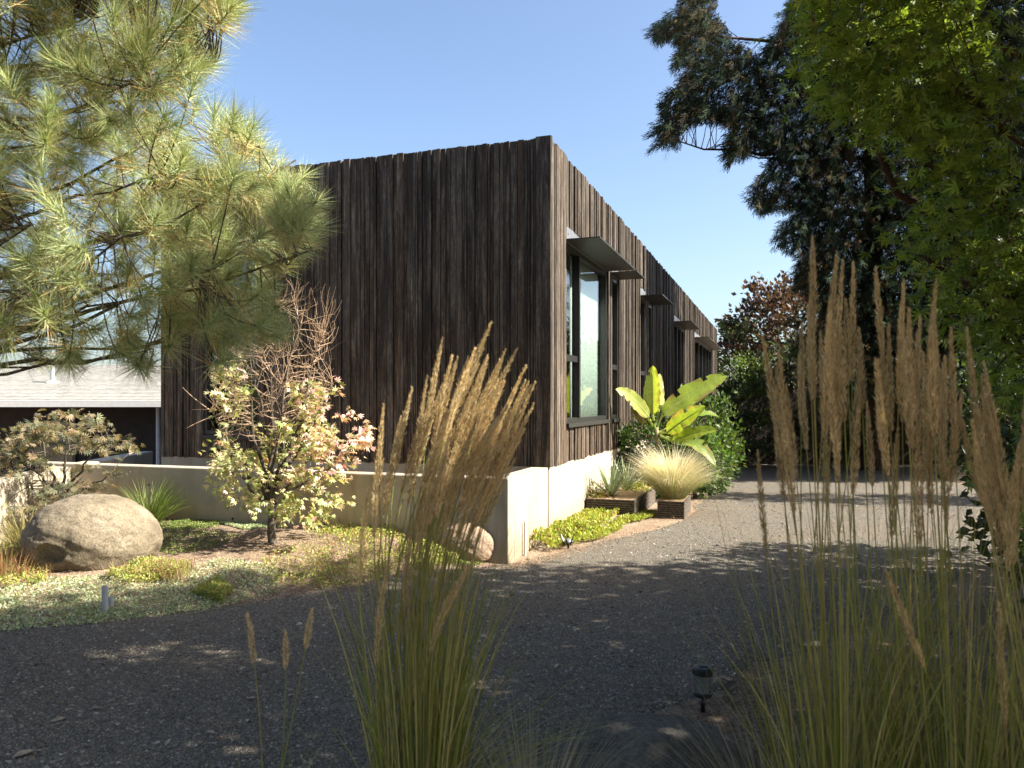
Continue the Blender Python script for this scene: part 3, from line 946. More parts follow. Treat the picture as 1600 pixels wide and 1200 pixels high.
# ------------------------------------------------------------------ broad-leaved trees and shrubs
def leafy(name, label, base, limbs, pts, outc, leaf, size, cols, bark='bark_grey', mat='leaf', trunk=None, r0=.07, cat='tree', down=.3, ntw=60, up=0.0, jit=.7, w=None, colfn=None, group=None, twr=(.008, .003), upb=None):
    """trunk + limbs + leaves at pts; outc: centre the leaves point away from"""
    t = thing(name, label, cat, base, group)
    tr = MB(); base = np.asarray(base, float)
    skel = []
    fork = base + (np.asarray(trunk) if trunk is not None else np.array([0, 0, .4]))
    skel.append(limb(tr, base - (0, 0, .06), fork, r0, r0 * .7, (0, 0, 0), 7, 9, .03)[10:])
    for e in limbs:
        e = np.asarray(e, float); L = np.linalg.norm(e - fork)
        a = fork + (base - fork) * rng.uniform(0, .3)
        skel.append(limb(tr, a, e, r0 * .5, r0 * .1, np.array([0, 0, .08 * L]) + rng.normal(size=3) * .06 * L, 9, 6, .04)[5:])
    if ntw:
        twigs(tr, skel, pts[rng.choice(len(pts), min(ntw, len(pts)), replace=False)], twr[0], twr[1], .06, 5, 4, .08)
    tr.build('trunk', bark, t, smooth=True)
    N = len(pts)
    d = leafdir(pts - outc, up, jit, down)
    c = mixcol(cols, N, .16, w) if colfn is None else colfn(pts)
    R = frames(d) if upb is None else frames(d, upb, (0, 0, 1))
    MB().inst(leaf[0], leaf[1], pts, R, size * rng.uniform(.65, 1.2, N), c).build('crown', mat, t)
    return t
SIMPLE = (LEAF_V, LEAF_F)

# openings in the crowns through which the sun reaches single spots below: (px, py, depth, radius)
GAPS = ((1400, 60, 4.1, .26), (1490, 90, 4.0, .2), (1575, 400, 3.9, .2), (1320, 40, 4.1, .18), (725, 620, 2.6, .26))
# maple whose branches hang into the picture at upper right
def near_maple():
    lob = [([(1250, 35), (1272, -20), (1305, -80), (1560, -80), (1535, 0), (1530, 70), (1582, 130), (1575, 180), (1500, 215), (1430, 225), (1330, 205), (1262, 135)], 3700, (3.7, 4.5)),
           ([(1425, 215), (1500, 185), (1570, 195), (1590, 260), (1700, 250), (1750, 620), (1600, 640), (1520, 560), (1440, 460), (1418, 380), (1450, 330), (1415, 280)], 3200, (3.5, 4.4)),
           ([(1540, 560), (1600, 620), (1720, 640), (1720, 900), (1620, 900), (1560, 760)], 500, (3.9, 4.8)),
           ([(1660, -80), (1640, 0), (1635, 70), (1640, 140), (1640, 250), (1900, 300), (1950, -300), (1300, -300), (1300, -80)], 2200, (3.6, 5.0))]
    P = []
    for poly, n, yr in lob:
        nc = n // 16
        c = unproj(poly_sample(poly, nc), rng.uniform(*yr, nc))
        P.append(c[rng.integers(0, nc, n)] + rng.normal(size=(n, 3)) * (.075, .09, .055))
    # the upper crown, over the top edge of the picture, reaching across the drive
    n = 26000; nc = 900
    cx = rng.uniform(1.3, 5.6, nc); cy = rng.uniform(-1.2, 4.4, nc)
    lo = np.maximum(4.3, 1.95 + .56 * np.maximum(cy, 0)); hi = 3.4 + .84 * cx
    c = np.stack([cx, cy, lo + (np.maximum(hi, lo + .3) - lo) * rng.random(nc)], 1)
    up = c[rng.integers(0, nc, n)] + rng.normal(size=(n, 3)) * (.16, .16, .09)
    k = np.ones(n, bool)
    for (px, py, Y, rr) in GAPS:
        o_ = up - at(px, py, Y); sv = np.array(S)
        k &= np.linalg.norm(o_ - (o_ @ sv)[:, None] * sv, axis=1) > rr
    up = up[k]
    P = np.concatenate(P)
    k = np.ones(len(P), bool)
    for (px, py, Y, rr) in GAPS:
        o_ = P - at(px, py, Y); sv = np.array(S); al = o_ @ sv
        k &= (np.linalg.norm(o_ - al[:, None] * sv, axis=1) > rr) | (al < .4)
    P = P[k]
    ends = [np.array([2.2, 2.6, 4.9]), np.array([3.0, .2, 5.4]), np.array([4.6, 1.6, 6.6]), np.array([1.6, .6, 4.6]), at(1270, 40, 4.1), at(1300, 150, 4.0), at(1420, 60, 4.2), at(1500, 130, 3.9), at(1440, 250, 4.1), at(1440, 400, 4.0), at(1560, 330, 3.8), at(1560, 520, 4.1), at(1640, 760, 4.3), at(1600, -100, 4.4), at(1400, -150, 4.4), at(1750, 100, 4.6)]
    mt = leafy('maple_tree', 'leafy green maple hanging in at upper right, its top leaves catching the sun', (4.1, 4.6, 0), ends, P, np.array([4.1, 4.6, 2.0]), palmate(5, .095, 2.6), .066,
          [(.13, .19, .025), (.18, .25, .035), (.23, .30, .045), (.09, .14, .02)], 'bark_red', 'leaf', (-.1, -.1, 1.3), .09, down=.55, ntw=240, jit=.6, upb=.6, twr=(.005, .002))
    MB().inst(LEAF_V, LEAF_F, up, frames(leafdir(up - np.array([4.1, 4.6, 2.0]), 0, .6, .4), .6, (0, 0, 1)), .125 * rng.uniform(.7, 1.2, len(up)), mixcol([(.10, .15, .022), (.14, .20, .03), (.07, .11, .02)], len(up))).build('crown', 'leaf', mt)
near_maple()

# broad shade tree to the right of the drive: its crown shades the foreground
def shade_tree():
    base = np.array([7.1, 2.8, 0.0])
    P, out = ellip_leaves(62000, base + (0, 0, 3.3), (3.4, 3.8, 5.5), 2600, .2, .05)
    k = P[:, 2] > .6
    for (px, py, Y, rr) in GAPS:
        o_ = P - at(px, py, Y); sv = np.array(S)
        k &= np.linalg.norm(o_ - (o_ @ sv)[:, None] * sv, axis=1) > rr
    P = P[k]
    ends = [base + np.array([rng.uniform(-2.6, 2.6), rng.uniform(-2.8, 2.8), rng.uniform(3.5, 8.3)]) for _ in range(14)]
    leafy('broad_shade_tree', 'broad dense tree right of the drive whose crown shades the foreground', base, ends, P, base + (0, 0, 4.5), SIMPLE, .17,
          [(.05, .085, .025), (.07, .11, .03), (.04, .07, .02)], 'bark_grey', 'leaf', (0, 0, 1.6), .2, ntw=220, up=.0, down=.3)
shade_tree()

def ball(name, label, cx, cy, z0, z1, rad, n, size, cols, leaf=SIMPLE, cat='tree', mat='leaf', shell=.35, group=None, clump=None, csize=None, w=None, bark='bark_grey', up=.1, down=.1, trunk=True):
    base = np.array([cx, cy, float(gz(cx, cy))])
    c = np.array([cx, cy, (z0 + z1) / 2])
    rz = (z1 - z0) / 2
    P, out = ellip_leaves(n, c, (rad, rad, rz), clump or max(30, n // 45), csize or rad * .13, shell)
    k = P[:, 2] > base[2] + .03
    P = P[k]
    ends = [c + np.array([math.cos(a) * rad * .55, math.sin(a) * rad * .55, rng.uniform(-.2, .75) * rz]) for a in np.arange(7) / 7 * 6.28]
    return leafy(name, label, base, ends, P, c - (0, 0, rz * .3), leaf, size, cols, bark, mat, (0, 0, max(.12, z0 - base[2] + rz * .25)), .03 + .025 * rad, cat, down, 70, up, .7, w, None, group)

ball('purple_plum_tree', 'dark purple-brown leaved tree behind the end of the drive', 12.9, 37.0, 1.6, 7.4, 2.7, 6500, .27, [(.045, .028, .026), (.07, .038, .030), (.035, .035, .025), (.11, .055, .03)], clump=170, csize=.26)
ball('small_green_tree', 'pale green leafy tree just past the far end of the house', 11.1, 37.0, 1.4, 5.6, 1.7, 3200, .2, [(.09, .13, .045), (.14, .18, .06), (.06, .09, .035)], clump=90, csize=.2)
ball('green_shrub_tree', 'bright green shrub beside the dark fence and far end of the house', 8.0, 25.5, .6, 3.2, 1.1, 2400, .12, [(.07, .12, .025), (.12, .18, .04)], csize=.15)
ball('tall_evergreen', 'tall dark evergreen mass behind the fence at right', 14.5, 20.5, .8, 7.5, 3.0, 6500, .2, [(.025, .04, .022), (.04, .055, .03)], csize=.3)
ball('dark_laurel', 'dark evergreen bush behind the reed grass at the right edge', 5.35, 7.3, .1, 2.5, 1.05, 4200, .11, [(.03, .05, .018), (.045, .07, .022)], cat='shrub', csize=.12)
ball('dark_laurel', 'dark evergreen bush low at the right edge below the maple', 4.3, 5.6, .05, 1.7, .8, 3200, .10, [(.03, .048, .018), (.045, .065, .022)], cat='shrub', csize=.11)
ball('fence_shrub', 'dark green shrub at the house end of the fence', 5.7, 18.9, .05, 2.3, .85, 2600, .11, [(.04, .065, .022), (.06, .09, .03)], cat='shrub', csize=.12)
ball('dark_yew', 'dark shrub under the conifer at the right side of the drive', 11.2, 18.2, .1, 3.6, 1.7, 4200, .14, [(.025, .04, .02), (.035, .05, .025)], cat='shrub', csize=.17)
ball('round_hedge_shrub', 'dark rounded shrub before the fence beneath the conifer', 7.6, 18.6, .1, 1.9, .9, 2600, .11, [(.03, .045, .02), (.045, .06, .025)], cat='shrub', csize=.13)

ball('garden_tree', 'green tree left of the pine in the neighbouring garden', -11.0, 6.5, .3, 7.0, 3.0, 4500, .2, [(.06, .08, .025), (.09, .10, .03)], csize=.3)
for (x, y, z1, r_, lb) in ((9.3, 24.5, 3.6, 1.5, 'dark hedge tree behind the fence, nearest the house'), (11.6, 24.0, 4.6, 1.9, 'dark hedge tree behind the middle of the fence'), (14.4, 23.6, 5.2, 2.1, 'dark hedge tree behind the right part of the fence')):
    ball('hedge_tree', lb, x, y, .2, z1, r_, 4200, .2, [(.03, .045, .022), (.045, .06, .028), (.06, .05, .03)], group='hedge trees behind the fence', csize=.25)
ball('overhanging_tree', 'broad tree behind the viewpoint shading the near drive', -1.6, -4.6, 2.6, 10.0, 5.0, 16000, .26, [(.05, .075, .02), (.07, .10, .03)], csize=.35, clump=800)
ball('columnar_evergreen', 'narrow dark columnar evergreen right of the drive that throws a band of shade', 9.9, 12.0, .1, 6.0, .75, 4200, .13, [(.03, .045, .02), (.04, .055, .025)], csize=.15)
# shrubs round the banana
def hp(n, s, z=0.0):
    w = H([n, s, z]); w[2] += float(gz(w[0], w[1])); return w
for (n, s, z1, rad, N, lb, cols) in ((.55, 4.3, 1.5, .62, 2600, 'glossy green bush against the wall left of the banana stem', [(.05, .10, .025), (.08, .14, .03)]),
                                     (1.2, 4.6, 1.25, .55, 2200, 'feathery green bush right of the banana plant', [(.07, .13, .03), (.10, .17, .04)]),
                                     (1.25, 5.8, 1.7, .75, 2600, 'taller green bush behind the banana plant', [(.05, .095, .025), (.09, .14, .03)])):
    p = hp(n, s)
    ball('green_bush', lb, p[0], p[1], .05, z1, rad, N, .085, cols, cat='shrub', group='bushes round the banana plant', csize=.09, shell=.25)

# ------------------------------------------------------------------ little maple with bare twigs
bark('bark_straw', (.26, .17, .11), (.55, .40, .27), 30)
def twiggy_maple():
    b = ground_at(425, 850)
    Y0 = b[1]
    t = thing('small_maple_tree', 'small maple with cream and pink leaves and bare upper twigs before the wall', 'tree', b)
    tr = MB(); skel = []
    fork = at(424, 775, Y0)
    skel.append(limb(tr, b - (0, 0, .05), fork, .045, .034, (0, 0, 0), 7, 9, .02)[8:])
    for (px, py, dy) in ((330, 640, .2), (362, 545, -.2), (405, 500, .1), (428, 470, -.1), (460, 480, .25), (505, 520, 0), (520, 600, -.25), (350, 700, -.2), (500, 690, .3), (550, 690, 0), (440, 600, -.4)):
        a = b + (fork - b) * rng.uniform(.45, 1)
        skel.append(limb(tr, a, at(px, py, Y0 + dy), .022, .005, (0, 0, -.10), 10, 6, .035)[4:])
    tr.build('trunk', 'bark_grey', t, smooth=True)
    tw = MB()
    sil = [(330, 650), (340, 570), (385, 505), (430, 465), (460, 455), (500, 470), (522, 490), (520, 560), (505, 640), (430, 690), (350, 690)]
    q = poly_sample(sil, 430); P = unproj(q, Y0 + rng.uniform(-.5, .5, len(q)))
    e = twigs(tw, skel, P, .0032, .0016, .0, 6, 4, .07, bias=2.0)
    P2 = P + e * .1 + rng.normal(size=P.shape) * .05 + (0, 0, .12)
    for i in range(len(P)):
        tw.tube(curve(P[i], P2[i], rng.normal(size=3) * .03, 4), np.linspace(.0018, .0011, 4), 3, cap=False)
    for (px, py) in ((285, 605), (300, 640), (330, 600), (372, 600), (290, 670), (520, 470), (475, 462), (350, 560)):
        twigs(tw, skel, at(px, py, Y0 + rng.uniform(-.3, .3))[None], .007, .0025, .06, 7, 4, .1)
    o = tw.build('twig', 'bark_straw', t, smooth=True, kind='stuff'); o['label'] = 'bare tan twigs'
    polys = [([(330, 600), (352, 545), (380, 560), (395, 640), (350, 690), (322, 660)], 210), ([(340, 690), (380, 690), (430, 660), (500, 680), (540, 740), (545, 790), (490, 815), (420, 800), (360, 790), (325, 740)], 1350),
             ([(455, 610), (520, 595), (550, 640), (580, 690), (575, 715), (530, 740), (480, 690)], 620)]
    P = []
    for poly, n in polys:
        nc = n // 11
        c = unproj(poly_sample(poly, nc), Y0 + rng.uniform(-.5, .5, nc)); P.append(c[rng.integers(0, nc, n)] + rng.normal(size=(n, 3)) * .045)
    P = np.concatenate(P)
    px = 800 + P[:, 0] / P[:, 1] * FPX; py = HOR - (P[:, 2] - CAM_H) / P[:, 1] * FPX
    pink = rng.random(len(P)) < np.clip((px - 430) / 130, 0, 1) * np.clip((790 - py) / 60, 0, 1) * .75 + .06
    c = np.where(pink[:, None], mixcol([(.68, .46, .41), (.74, .60, .54), (.60, .34, .31)], len(P)), mixcol([(.55, .51, .27), (.40, .43, .19), (.64, .57, .36), (.28, .33, .12)], len(P)))
    d = leafdir(P - at(425, 740, Y0), 0, .6, .5)
    MB().inst(PAL5[0], PAL5[1], P, frames(d, .6, (0, 0, 1)), .062 * rng.uniform(.7, 1.25, len(P)), c).build('crown', 'leaf', t)
    i = rng.choice(len(P), 420, replace=False)
twiggy_maple()

# laceleaf maple behind the big boulder
def laceleaf():
    b = ground_at(95, 870)
    b = np.array([-4.95, 8.45, float(gz(-4.95, 8.45))])
    polys = [([(-60, 700), (0, 690), (50, 660), (100, 640), (150, 650), (200, 685), (208, 702), (170, 712), (100, 715), (20, 725), (-60, 730)], 1000), ([(-80, 730), (20, 725), (140, 725), (195, 740), (175, 765), (190, 790), (100, 790), (20, 800), (-80, 820)], 950)]
    P = []
    for poly, n in polys:
        nc = n // 16
        c = unproj(poly_sample(poly, nc), rng.uniform(7.95, 9.0, nc)); P.append(c[rng.integers(0, nc, n)] + rng.normal(size=(n, 3)) * (.07, .07, .025))
    P = np.concatenate(P)
    ends = [at(20, 690, 8.4), at(60, 670, 8.3), at(110, 655, 8.5), at(170, 690, 8.3), at(190, 740, 8.4), at(60, 740, 8.1), at(130, 745, 8.2), at(-40, 740, 8.4)]
    leafy('laceleaf_maple', 'low mounded maple with finely cut bronze-green leaves behind the big boulder', b, ends, P, at(90, 730, 8.5) - (0, 0, .3), PAL7, .072,
          [(.17, .17, .10), (.25, .21, .12), (.11, .12, .07), (.32, .25, .15)], 'bark_grey', 'leaf', (.02, 0, .38), .035, 'shrub', .9, 170, 0, .55, upb=.6, twr=(.006, .002))
laceleaf()

# ------------------------------------------------------------------ banana plant
def banana():
    b = hp(.85, 3.9)
    t = thing('banana_plant', 'banana plant with big sunlit yellow-green leaves beside the timber wall', 'plant', b)
    Y0 = b[1]
    crown = at(1024, 668, Y0)
    st = MB(); st.tube(curve(b - (0, 0, .05), crown, (.02, 0, 0), 8), np.linspace(.085, .045, 8), 10)
    st.build('stem', 'banana_stem', t, smooth=True)
    def leaf(base, tip, wid, sag, tilt, col, ragged=0):
        base = np.asarray(base); tip = np.asarray(tip); K = 16
        L = np.linalg.norm(tip - base)
        mid = curve(crown - (0, 0, .12), base, (0, 0, .03), 5)
        c = curve(base, tip, (0, 0, sag * L), K)
        d = np.gradient(c, axis=0); d /= np.linalg.norm(d, axis=1)[:, None]
        side = np.cross(d, np.asarray(tilt, float)); side /= np.linalg.norm(side, axis=1)[:, None]
        nrm = np.cross(side, d)
        tt = np.linspace(0, 1, K)
        prof = np.clip(np.sin(np.pi * tt ** .75) ** .55, .03, 1) * wid
        rows = []
        for sgn, fx in ((-1, 1.0), (-1, .5), (0, 0), (1, .5), (1, 1.0)):
            wv = prof * fx * (1 + (rng.normal(size=K) * .06 if fx == 1 else 0))
            rows.append(c + side * (sgn * wv)[:, None] + nrm * (wv * .28 - (fx == 1) * wv * .05 + (rng.normal(size=K) * .006 if fx else 0))[:, None])
        v = np.stack(rows, 1).reshape(-1, 3)
        f = [(i * 5 + j, i * 5 + j + 1, (i + 1) * 5 + j + 1, (i + 1) * 5 + j) for i in range(K - 1) for j in range(4)]
        if ragged:
            cut = set(int(x) for x in rng.integers(2, K - 3, ragged))
            f = [q for n_, q in enumerate(f) if not (n_ // 4 in cut and n_ % 4 in (0,))]
        vc = np.repeat(mixcol([col], K, .06), 5, 0)
        ed = (np.arange(len(vc)) % 5 % 4 == 0) & (rng.random(len(vc)) < .4)
        vc[ed] = mixcol([(.30, .20, .08)], int(ed.sum()), .2)
        m = MB().add(v, f, vc)
        o = m.build('leaf', 'banana', t, smooth=True)
        pet = np.concatenate([mid[:-1], c[:-2]])
        MB().tube(pet - nrm[0] * .006, np.concatenate([np.linspace(.028, .018, 4), np.linspace(.017, .004, len(c) - 2)]), 6, (.34, .38, .13)).build('midrib', 'banana', o, smooth=True)
    g1, g2, g3 = (.27, .34, .055), (.36, .41, .10), (.19, .27, .05)
    leaf(at(1020, 648, Y0), at(1020, 571, Y0 + .15), .15, 0.0, (-.7, -1, .1), g2, 1)
    leaf(at(1014, 652, Y0 - .05), at(962, 608, Y0 - .35), .13, .16, (-.2, -.9, .6), g2, 2)
    leaf(at(1034, 650, Y0), at(1136, 587, Y0 + .1), .17, .10, (.2, -.9, .5), g1, 2)
    leaf(at(1030, 642, Y0 + .1), at(1030, 584, Y0 + .3), .11, .0, (.8, -1, .2), g2, 1)
    leaf(at(1044, 668, Y0 + .05), at(1124, 652, Y0 + .25), .13, .32, (0, -.55, .8), g3, 3)
    leaf(at(1042, 676, Y0 - .1), at(1102, 635, Y0 - .5), .16, .05, (.1, -.8, .6), g1, 2)
    leaf(at(1050, 690, Y0 - .1), at(1122, 672, Y0 - .45), .12, .12, (.1, -.75, .6), g1, 1)
    leaf(at(1064, 690, Y0 - .05), at(1118, 728, Y0 - .35), .13, .36, (.3, -.8, .5), g3, 2)
    leaf(at(1012, 664, Y0 + .1), at(985, 640, Y0 + .3), .08, .1, (-.3, -.8, .5), (.24, .15, .05), 1)
m_simple('banana_stem', (.17, .16, .06), .6, .3, 0, .35, 20)
banana()

# ------------------------------------------------------------------ slatted planters
def planter(label, n0, n1, s0, s1, h, soil=True):
    c = H([(n0 + n1) / 2, (s0 + s1) / 2, 0]); zb = float(gz(c[0], c[1])) - .02
    t = thing('slatted_planter', label, 'planter', (c[0], c[1], zb), 'slatted timber planters along the wall')
    k = int(round(h / .03)); ph = h / k
    for i in range(k):
        z = zb + i * ph
        for (n, s, dn, ds) in ((n1 - .01, (s0 + s1) / 2, .02, s1 - s0), ((n0 + n1) / 2 - .011, s0 + .01, n1 - n0 - .022, .02), ((n0 + n1) / 2 - .011, s1 - .01, n1 - n0 - .022, .02)):
            hobj('slat', SLATM, t, n, s, z, dn, ds, ph - .011)
    MB().box(n0 + .002, n1 - .024, s0 + .024, s1 - .024, zb, zb + h - .02, fr=H).build('liner', 'sheathing', t)
    if soil:
        MB().box(n0 + .003, n1 - .026, s0 + .026, s1 - .026, zb + h - .018, zb + h - .012, fr=H).build('soil', 'straw', t)
    return zb + h
planter('long low slatted planter at the front, nearly hidden in groundcover', .02, .50, .55, 1.7, .11)
z2 = planter('middle slatted planter holding the two yuccas against the wall', .02, .69, 1.76, 3.7, .31)
z3 = planter('small slatted planter holding the blond feather grass', .95, 1.32, 2.05, 2.85, .27)

def yucca(label, n, s, z, R, N):
    p = H([n, s, z])
    t = thing('yucca', label, 'plant', p, 'yuccas in the planter')
    for i in range(N):
        m = MB()
        el = (i + .5) / N
        a = i * 2.399
        blades(m, p[None] + rng.normal(size=(1, 3)) * (.01, .01, .004), a, R * rng.uniform(.8, 1.05), .12 + 1.15 * el, .12, .034, mixcol([(.20, .25, .16), (.16, .21, .13), (.25, .29, .19)], 1, .08), 4)
        m.build('leaf', 'waxy', t)
yucca('near blue-green yucca with stiff sword leaves in the slatted planter', .30, 2.1, z2 - .02, .60, 46)
yucca('farther blue-green yucca behind the first one in the slatted planter', .36, 2.95, z2 - .02, .56, 40)

def tuft(name, label, p, N, L, cols, w, spread, lean, curv, cat='grass', mat='leaf', K=7, az0=None, azs=None, group=None):
    t = thing(name, label, cat, p, group)
    a = rng.uniform(0, 2 * math.pi, N) if az0 is None else rng.normal(az0, azs, N)
    b = np.asarray(p) + np.stack([np.cos(a), np.sin(a), np.zeros(N)], 1) * (spread * np.sqrt(rng.random(N)))[:, None]
    m = MB(); blades(m, b, a, rng.uniform(.65, 1.05, N) * L, rng.uniform(.0, 1, N) * lean + .05, rng.uniform(.5, 1.1, N) * curv, w * rng.uniform(.7, 1.2, N), mixcol(cols, N), K)
    m.build('blades', mat, t, kind='stuff')
    return t
p = H([1.12, 2.45, z3 - .02])
fg = tuft('feather_grass', 'big blond feather grass fountaining out of the small planter', p, 2800, .74, [(.42, .46, .20), (.36, .42, .15), (.52, .50, .30)], .004, .16, .75, 1.15, mat='dry')
a = rng.uniform(0, 6.28, 1500); m = MB()
blades(m, p + np.stack([np.cos(a), np.sin(a), 0 * a], 1) * (.15 * np.sqrt(rng.random(1500)))[:, None], a, rng.uniform(.72, .98, 1500), rng.uniform(.05, .75, 1500), rng.uniform(.7, 1.5, 1500), .0045, mixcol([(.74, .67, .50), (.80, .75, .62), (.64, .55, .36)], 1500, .08), 8)
m.build('seed_heads', 'dry', fg, kind='stuff')
p = np.array([-4.1, 8.75, float(gz(-4.1, 8.75))])
tuft('grass_tuft', 'green fountain grass tuft between the boulder and the low wall', p, 520, .62, [(.11, .17, .03), (.16, .22, .05), (.20, .22, .08)], .007, .12, .85, 1.0, mat='leaf', az0=.2, azs=1.6)
p = ground_at(40, 900)
tuft('grass_tuft', 'dry reddish grass tuft left of the big boulder', p + (-.25, .1, 0), 600, .34, [(.30, .15, .08), (.36, .22, .11), (.24, .22, .08)], .005, .3, .9, .8, mat='dry')
p = np.array([-4.75, 7.6, float(gz(-4.75, 7.6))])
tuft('grass_tuft', 'pale arching grass at the left edge beyond the boulder', p, 300, .5, [(.22, .21, .08), (.30, .26, .12)], .006, .12, .8, 1.0, mat='dry')

# ------------------------------------------------------------------ groundcover
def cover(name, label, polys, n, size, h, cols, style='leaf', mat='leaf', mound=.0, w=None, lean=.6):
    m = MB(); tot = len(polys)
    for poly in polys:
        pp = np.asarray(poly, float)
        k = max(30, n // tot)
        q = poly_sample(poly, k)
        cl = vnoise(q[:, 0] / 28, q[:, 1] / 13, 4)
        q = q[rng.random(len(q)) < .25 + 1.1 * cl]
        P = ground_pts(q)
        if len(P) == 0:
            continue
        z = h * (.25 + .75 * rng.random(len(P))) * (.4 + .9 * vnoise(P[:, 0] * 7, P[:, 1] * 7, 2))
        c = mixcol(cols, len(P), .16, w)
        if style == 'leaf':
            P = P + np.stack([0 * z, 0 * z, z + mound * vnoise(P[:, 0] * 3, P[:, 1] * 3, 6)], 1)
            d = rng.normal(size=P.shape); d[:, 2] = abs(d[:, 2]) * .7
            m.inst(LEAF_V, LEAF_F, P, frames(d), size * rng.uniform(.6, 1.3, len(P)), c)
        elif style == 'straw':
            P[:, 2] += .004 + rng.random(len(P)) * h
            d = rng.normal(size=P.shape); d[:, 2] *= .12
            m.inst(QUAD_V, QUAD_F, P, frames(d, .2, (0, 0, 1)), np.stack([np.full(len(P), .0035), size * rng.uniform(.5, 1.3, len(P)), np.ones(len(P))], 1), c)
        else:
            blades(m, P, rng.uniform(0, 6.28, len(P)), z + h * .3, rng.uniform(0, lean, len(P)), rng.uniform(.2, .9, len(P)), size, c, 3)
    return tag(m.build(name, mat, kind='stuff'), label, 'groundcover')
cover('thyme_mat', 'flat pale sage-green thyme mat along the edge of the gravel at left',
      [[(-40, 930), (60, 905), (160, 900), (250, 905), (300, 885), (350, 872), (430, 885), (440, 925), (330, 955), (160, 975), (-40, 992)], [(330, 815), (420, 806), (480, 812), (470, 822), (380, 828)]],
      30000, .021, .022, [(.46, .52, .36), (.40, .47, .30), (.54, .58, .44), (.30, .36, .18)])
cover('low_herbs', 'tufted yellow-green and reddish low herbs in the sunny front bed',
      [[(165, 905), (220, 880), (300, 882), (290, 905), (200, 918)], [(405, 880), (440, 862), (520, 850), (600, 850), (640, 880), (600, 915), (500, 925), (430, 920)], [(300, 930), (340, 912), (365, 925), (345, 945)],
       [(480, 838), (560, 815), (620, 825), (640, 850), (560, 850)], [(-20, 860), (50, 840), (80, 880), (70, 915), (-20, 925)], [(620, 850), (700, 858), (720, 880), (640, 895)]],
      22000, .024, .09, [(.32, .37, .09), (.42, .43, .13), (.24, .29, .07), (.46, .29, .16)], w=[.35, .25, .25, .15])
cover('moss_patches', 'soft green moss and seedlings round the boulder and wall foot',
      [[(230, 865), (240, 835), (330, 830), (380, 838), (330, 858), (270, 870)], [(240, 818), (350, 812), (340, 826), (250, 832)], [(700, 860), (770, 872), (740, 888), (690, 880)]], 8000, .02, .03, [(.17, .23, .06), (.22, .28, .08), (.13, .18, .05)])
cover('dry_herb_stalks', 'dry thin stalks and grasses standing among the herbs', [[(400, 885), (470, 850), (640, 840), (660, 890), (520, 920)], [(-20, 860), (70, 840), (90, 910), (-20, 925)], [(160, 905), (310, 880), (290, 915)]], 1500, .004, .17, [(.40, .28, .16), (.34, .30, .13), (.40, .21, .13)], 'blade', 'dry')
cover('straw_mulch', 'pinkish dry needle litter and straw over the front bed', [[(-40, 975), (120, 860), (240, 820), (620, 815), (760, 850), (780, 890), (640, 915), (430, 938), (200, 975)]], 12000, .07, .012, [(.56, .39, .28), (.46, .30, .20), (.64, .50, .37), (.32, .21, .13)], 'straw', 'dry')
cover('wall_foot_litter', 'brown dry litter between the sedum and the sunny gravel', [[(790, 885), (880, 855), (985, 825), (1060, 800), (1120, 770), (1140, 785), (1070, 815), (1000, 838), (900, 868), (800, 895)]], 3800, .05, .014, [(.40, .29, .20), (.28, .19, .12), (.50, .40, .29), (.36, .22, .14)], 'straw', 'dry')
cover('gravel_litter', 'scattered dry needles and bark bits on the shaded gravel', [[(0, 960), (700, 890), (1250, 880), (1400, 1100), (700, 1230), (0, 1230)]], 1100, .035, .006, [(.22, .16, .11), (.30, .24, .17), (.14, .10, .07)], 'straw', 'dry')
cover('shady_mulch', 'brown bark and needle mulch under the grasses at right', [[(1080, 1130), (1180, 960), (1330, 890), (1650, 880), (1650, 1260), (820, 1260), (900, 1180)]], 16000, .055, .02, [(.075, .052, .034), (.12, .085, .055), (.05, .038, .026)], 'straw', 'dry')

# succulent carpet between the concrete and the drive
def sedum():
    N = 15000
    n = rng.uniform(.02, 1.0, N); s = rng.uniform(-.75, 2.3, N)
    lim = np.where(s < .45, .06 + .36 * smooth01(-.75, .3, s) + .22, .66 + .0 * s)
    lim = np.where(s > 1.5, .78 + .1 * smooth01(1.5, 2.0, s), lim)
    k = (n < lim + .07 * (vnoise(n * 9, s * 9, 3) - .5)) & ~((n < .5) & (s > .56) & (s < 1.7) & (rng.random(N) < .55)) & ~((n < .7) & (s > 1.72))
    n, s = n[k], s[k]
    inside = (n < .5) & (s > .56) & (s < 1.7)
    P = H(np.stack([n, s, np.zeros(len(n))], 1))
    edge = smooth01(0, .2, lim[k] - n)
    hump = .05 + .16 * edge * vnoise(n * 6 + 3, s * 6, 7)
    hump = np.where(s > .5, .035 + .05 * edge * vnoise(n * 6, s * 6, 5), hump)
    P[:, 2] = gz(P[:, 0], P[:, 1]) + np.where(inside, .10 + .07 * vnoise(n * 8, s * 8, 8), hump) * rng.uniform(.55, 1.0, len(n))
    d = rng.normal(size=P.shape) * .6; d[:, 2] = abs(d[:, 2]) + .5
    c = mixcol([(.30, .34, .06), (.38, .40, .09), (.22, .28, .05), (.34, .20, .09)], len(P), .15, [.42, .3, .22, .06])
    m = MB().inst(LEAF_V, LEAF_F, P, frames(d), .042 * rng.uniform(.6, 1.3, len(P)), c)
    tag(m.build('sedum_carpet', 'leaf', kind='stuff'), 'bright yellow-green sedum carpet at the foot of the white concrete', 'groundcover')
sedum()
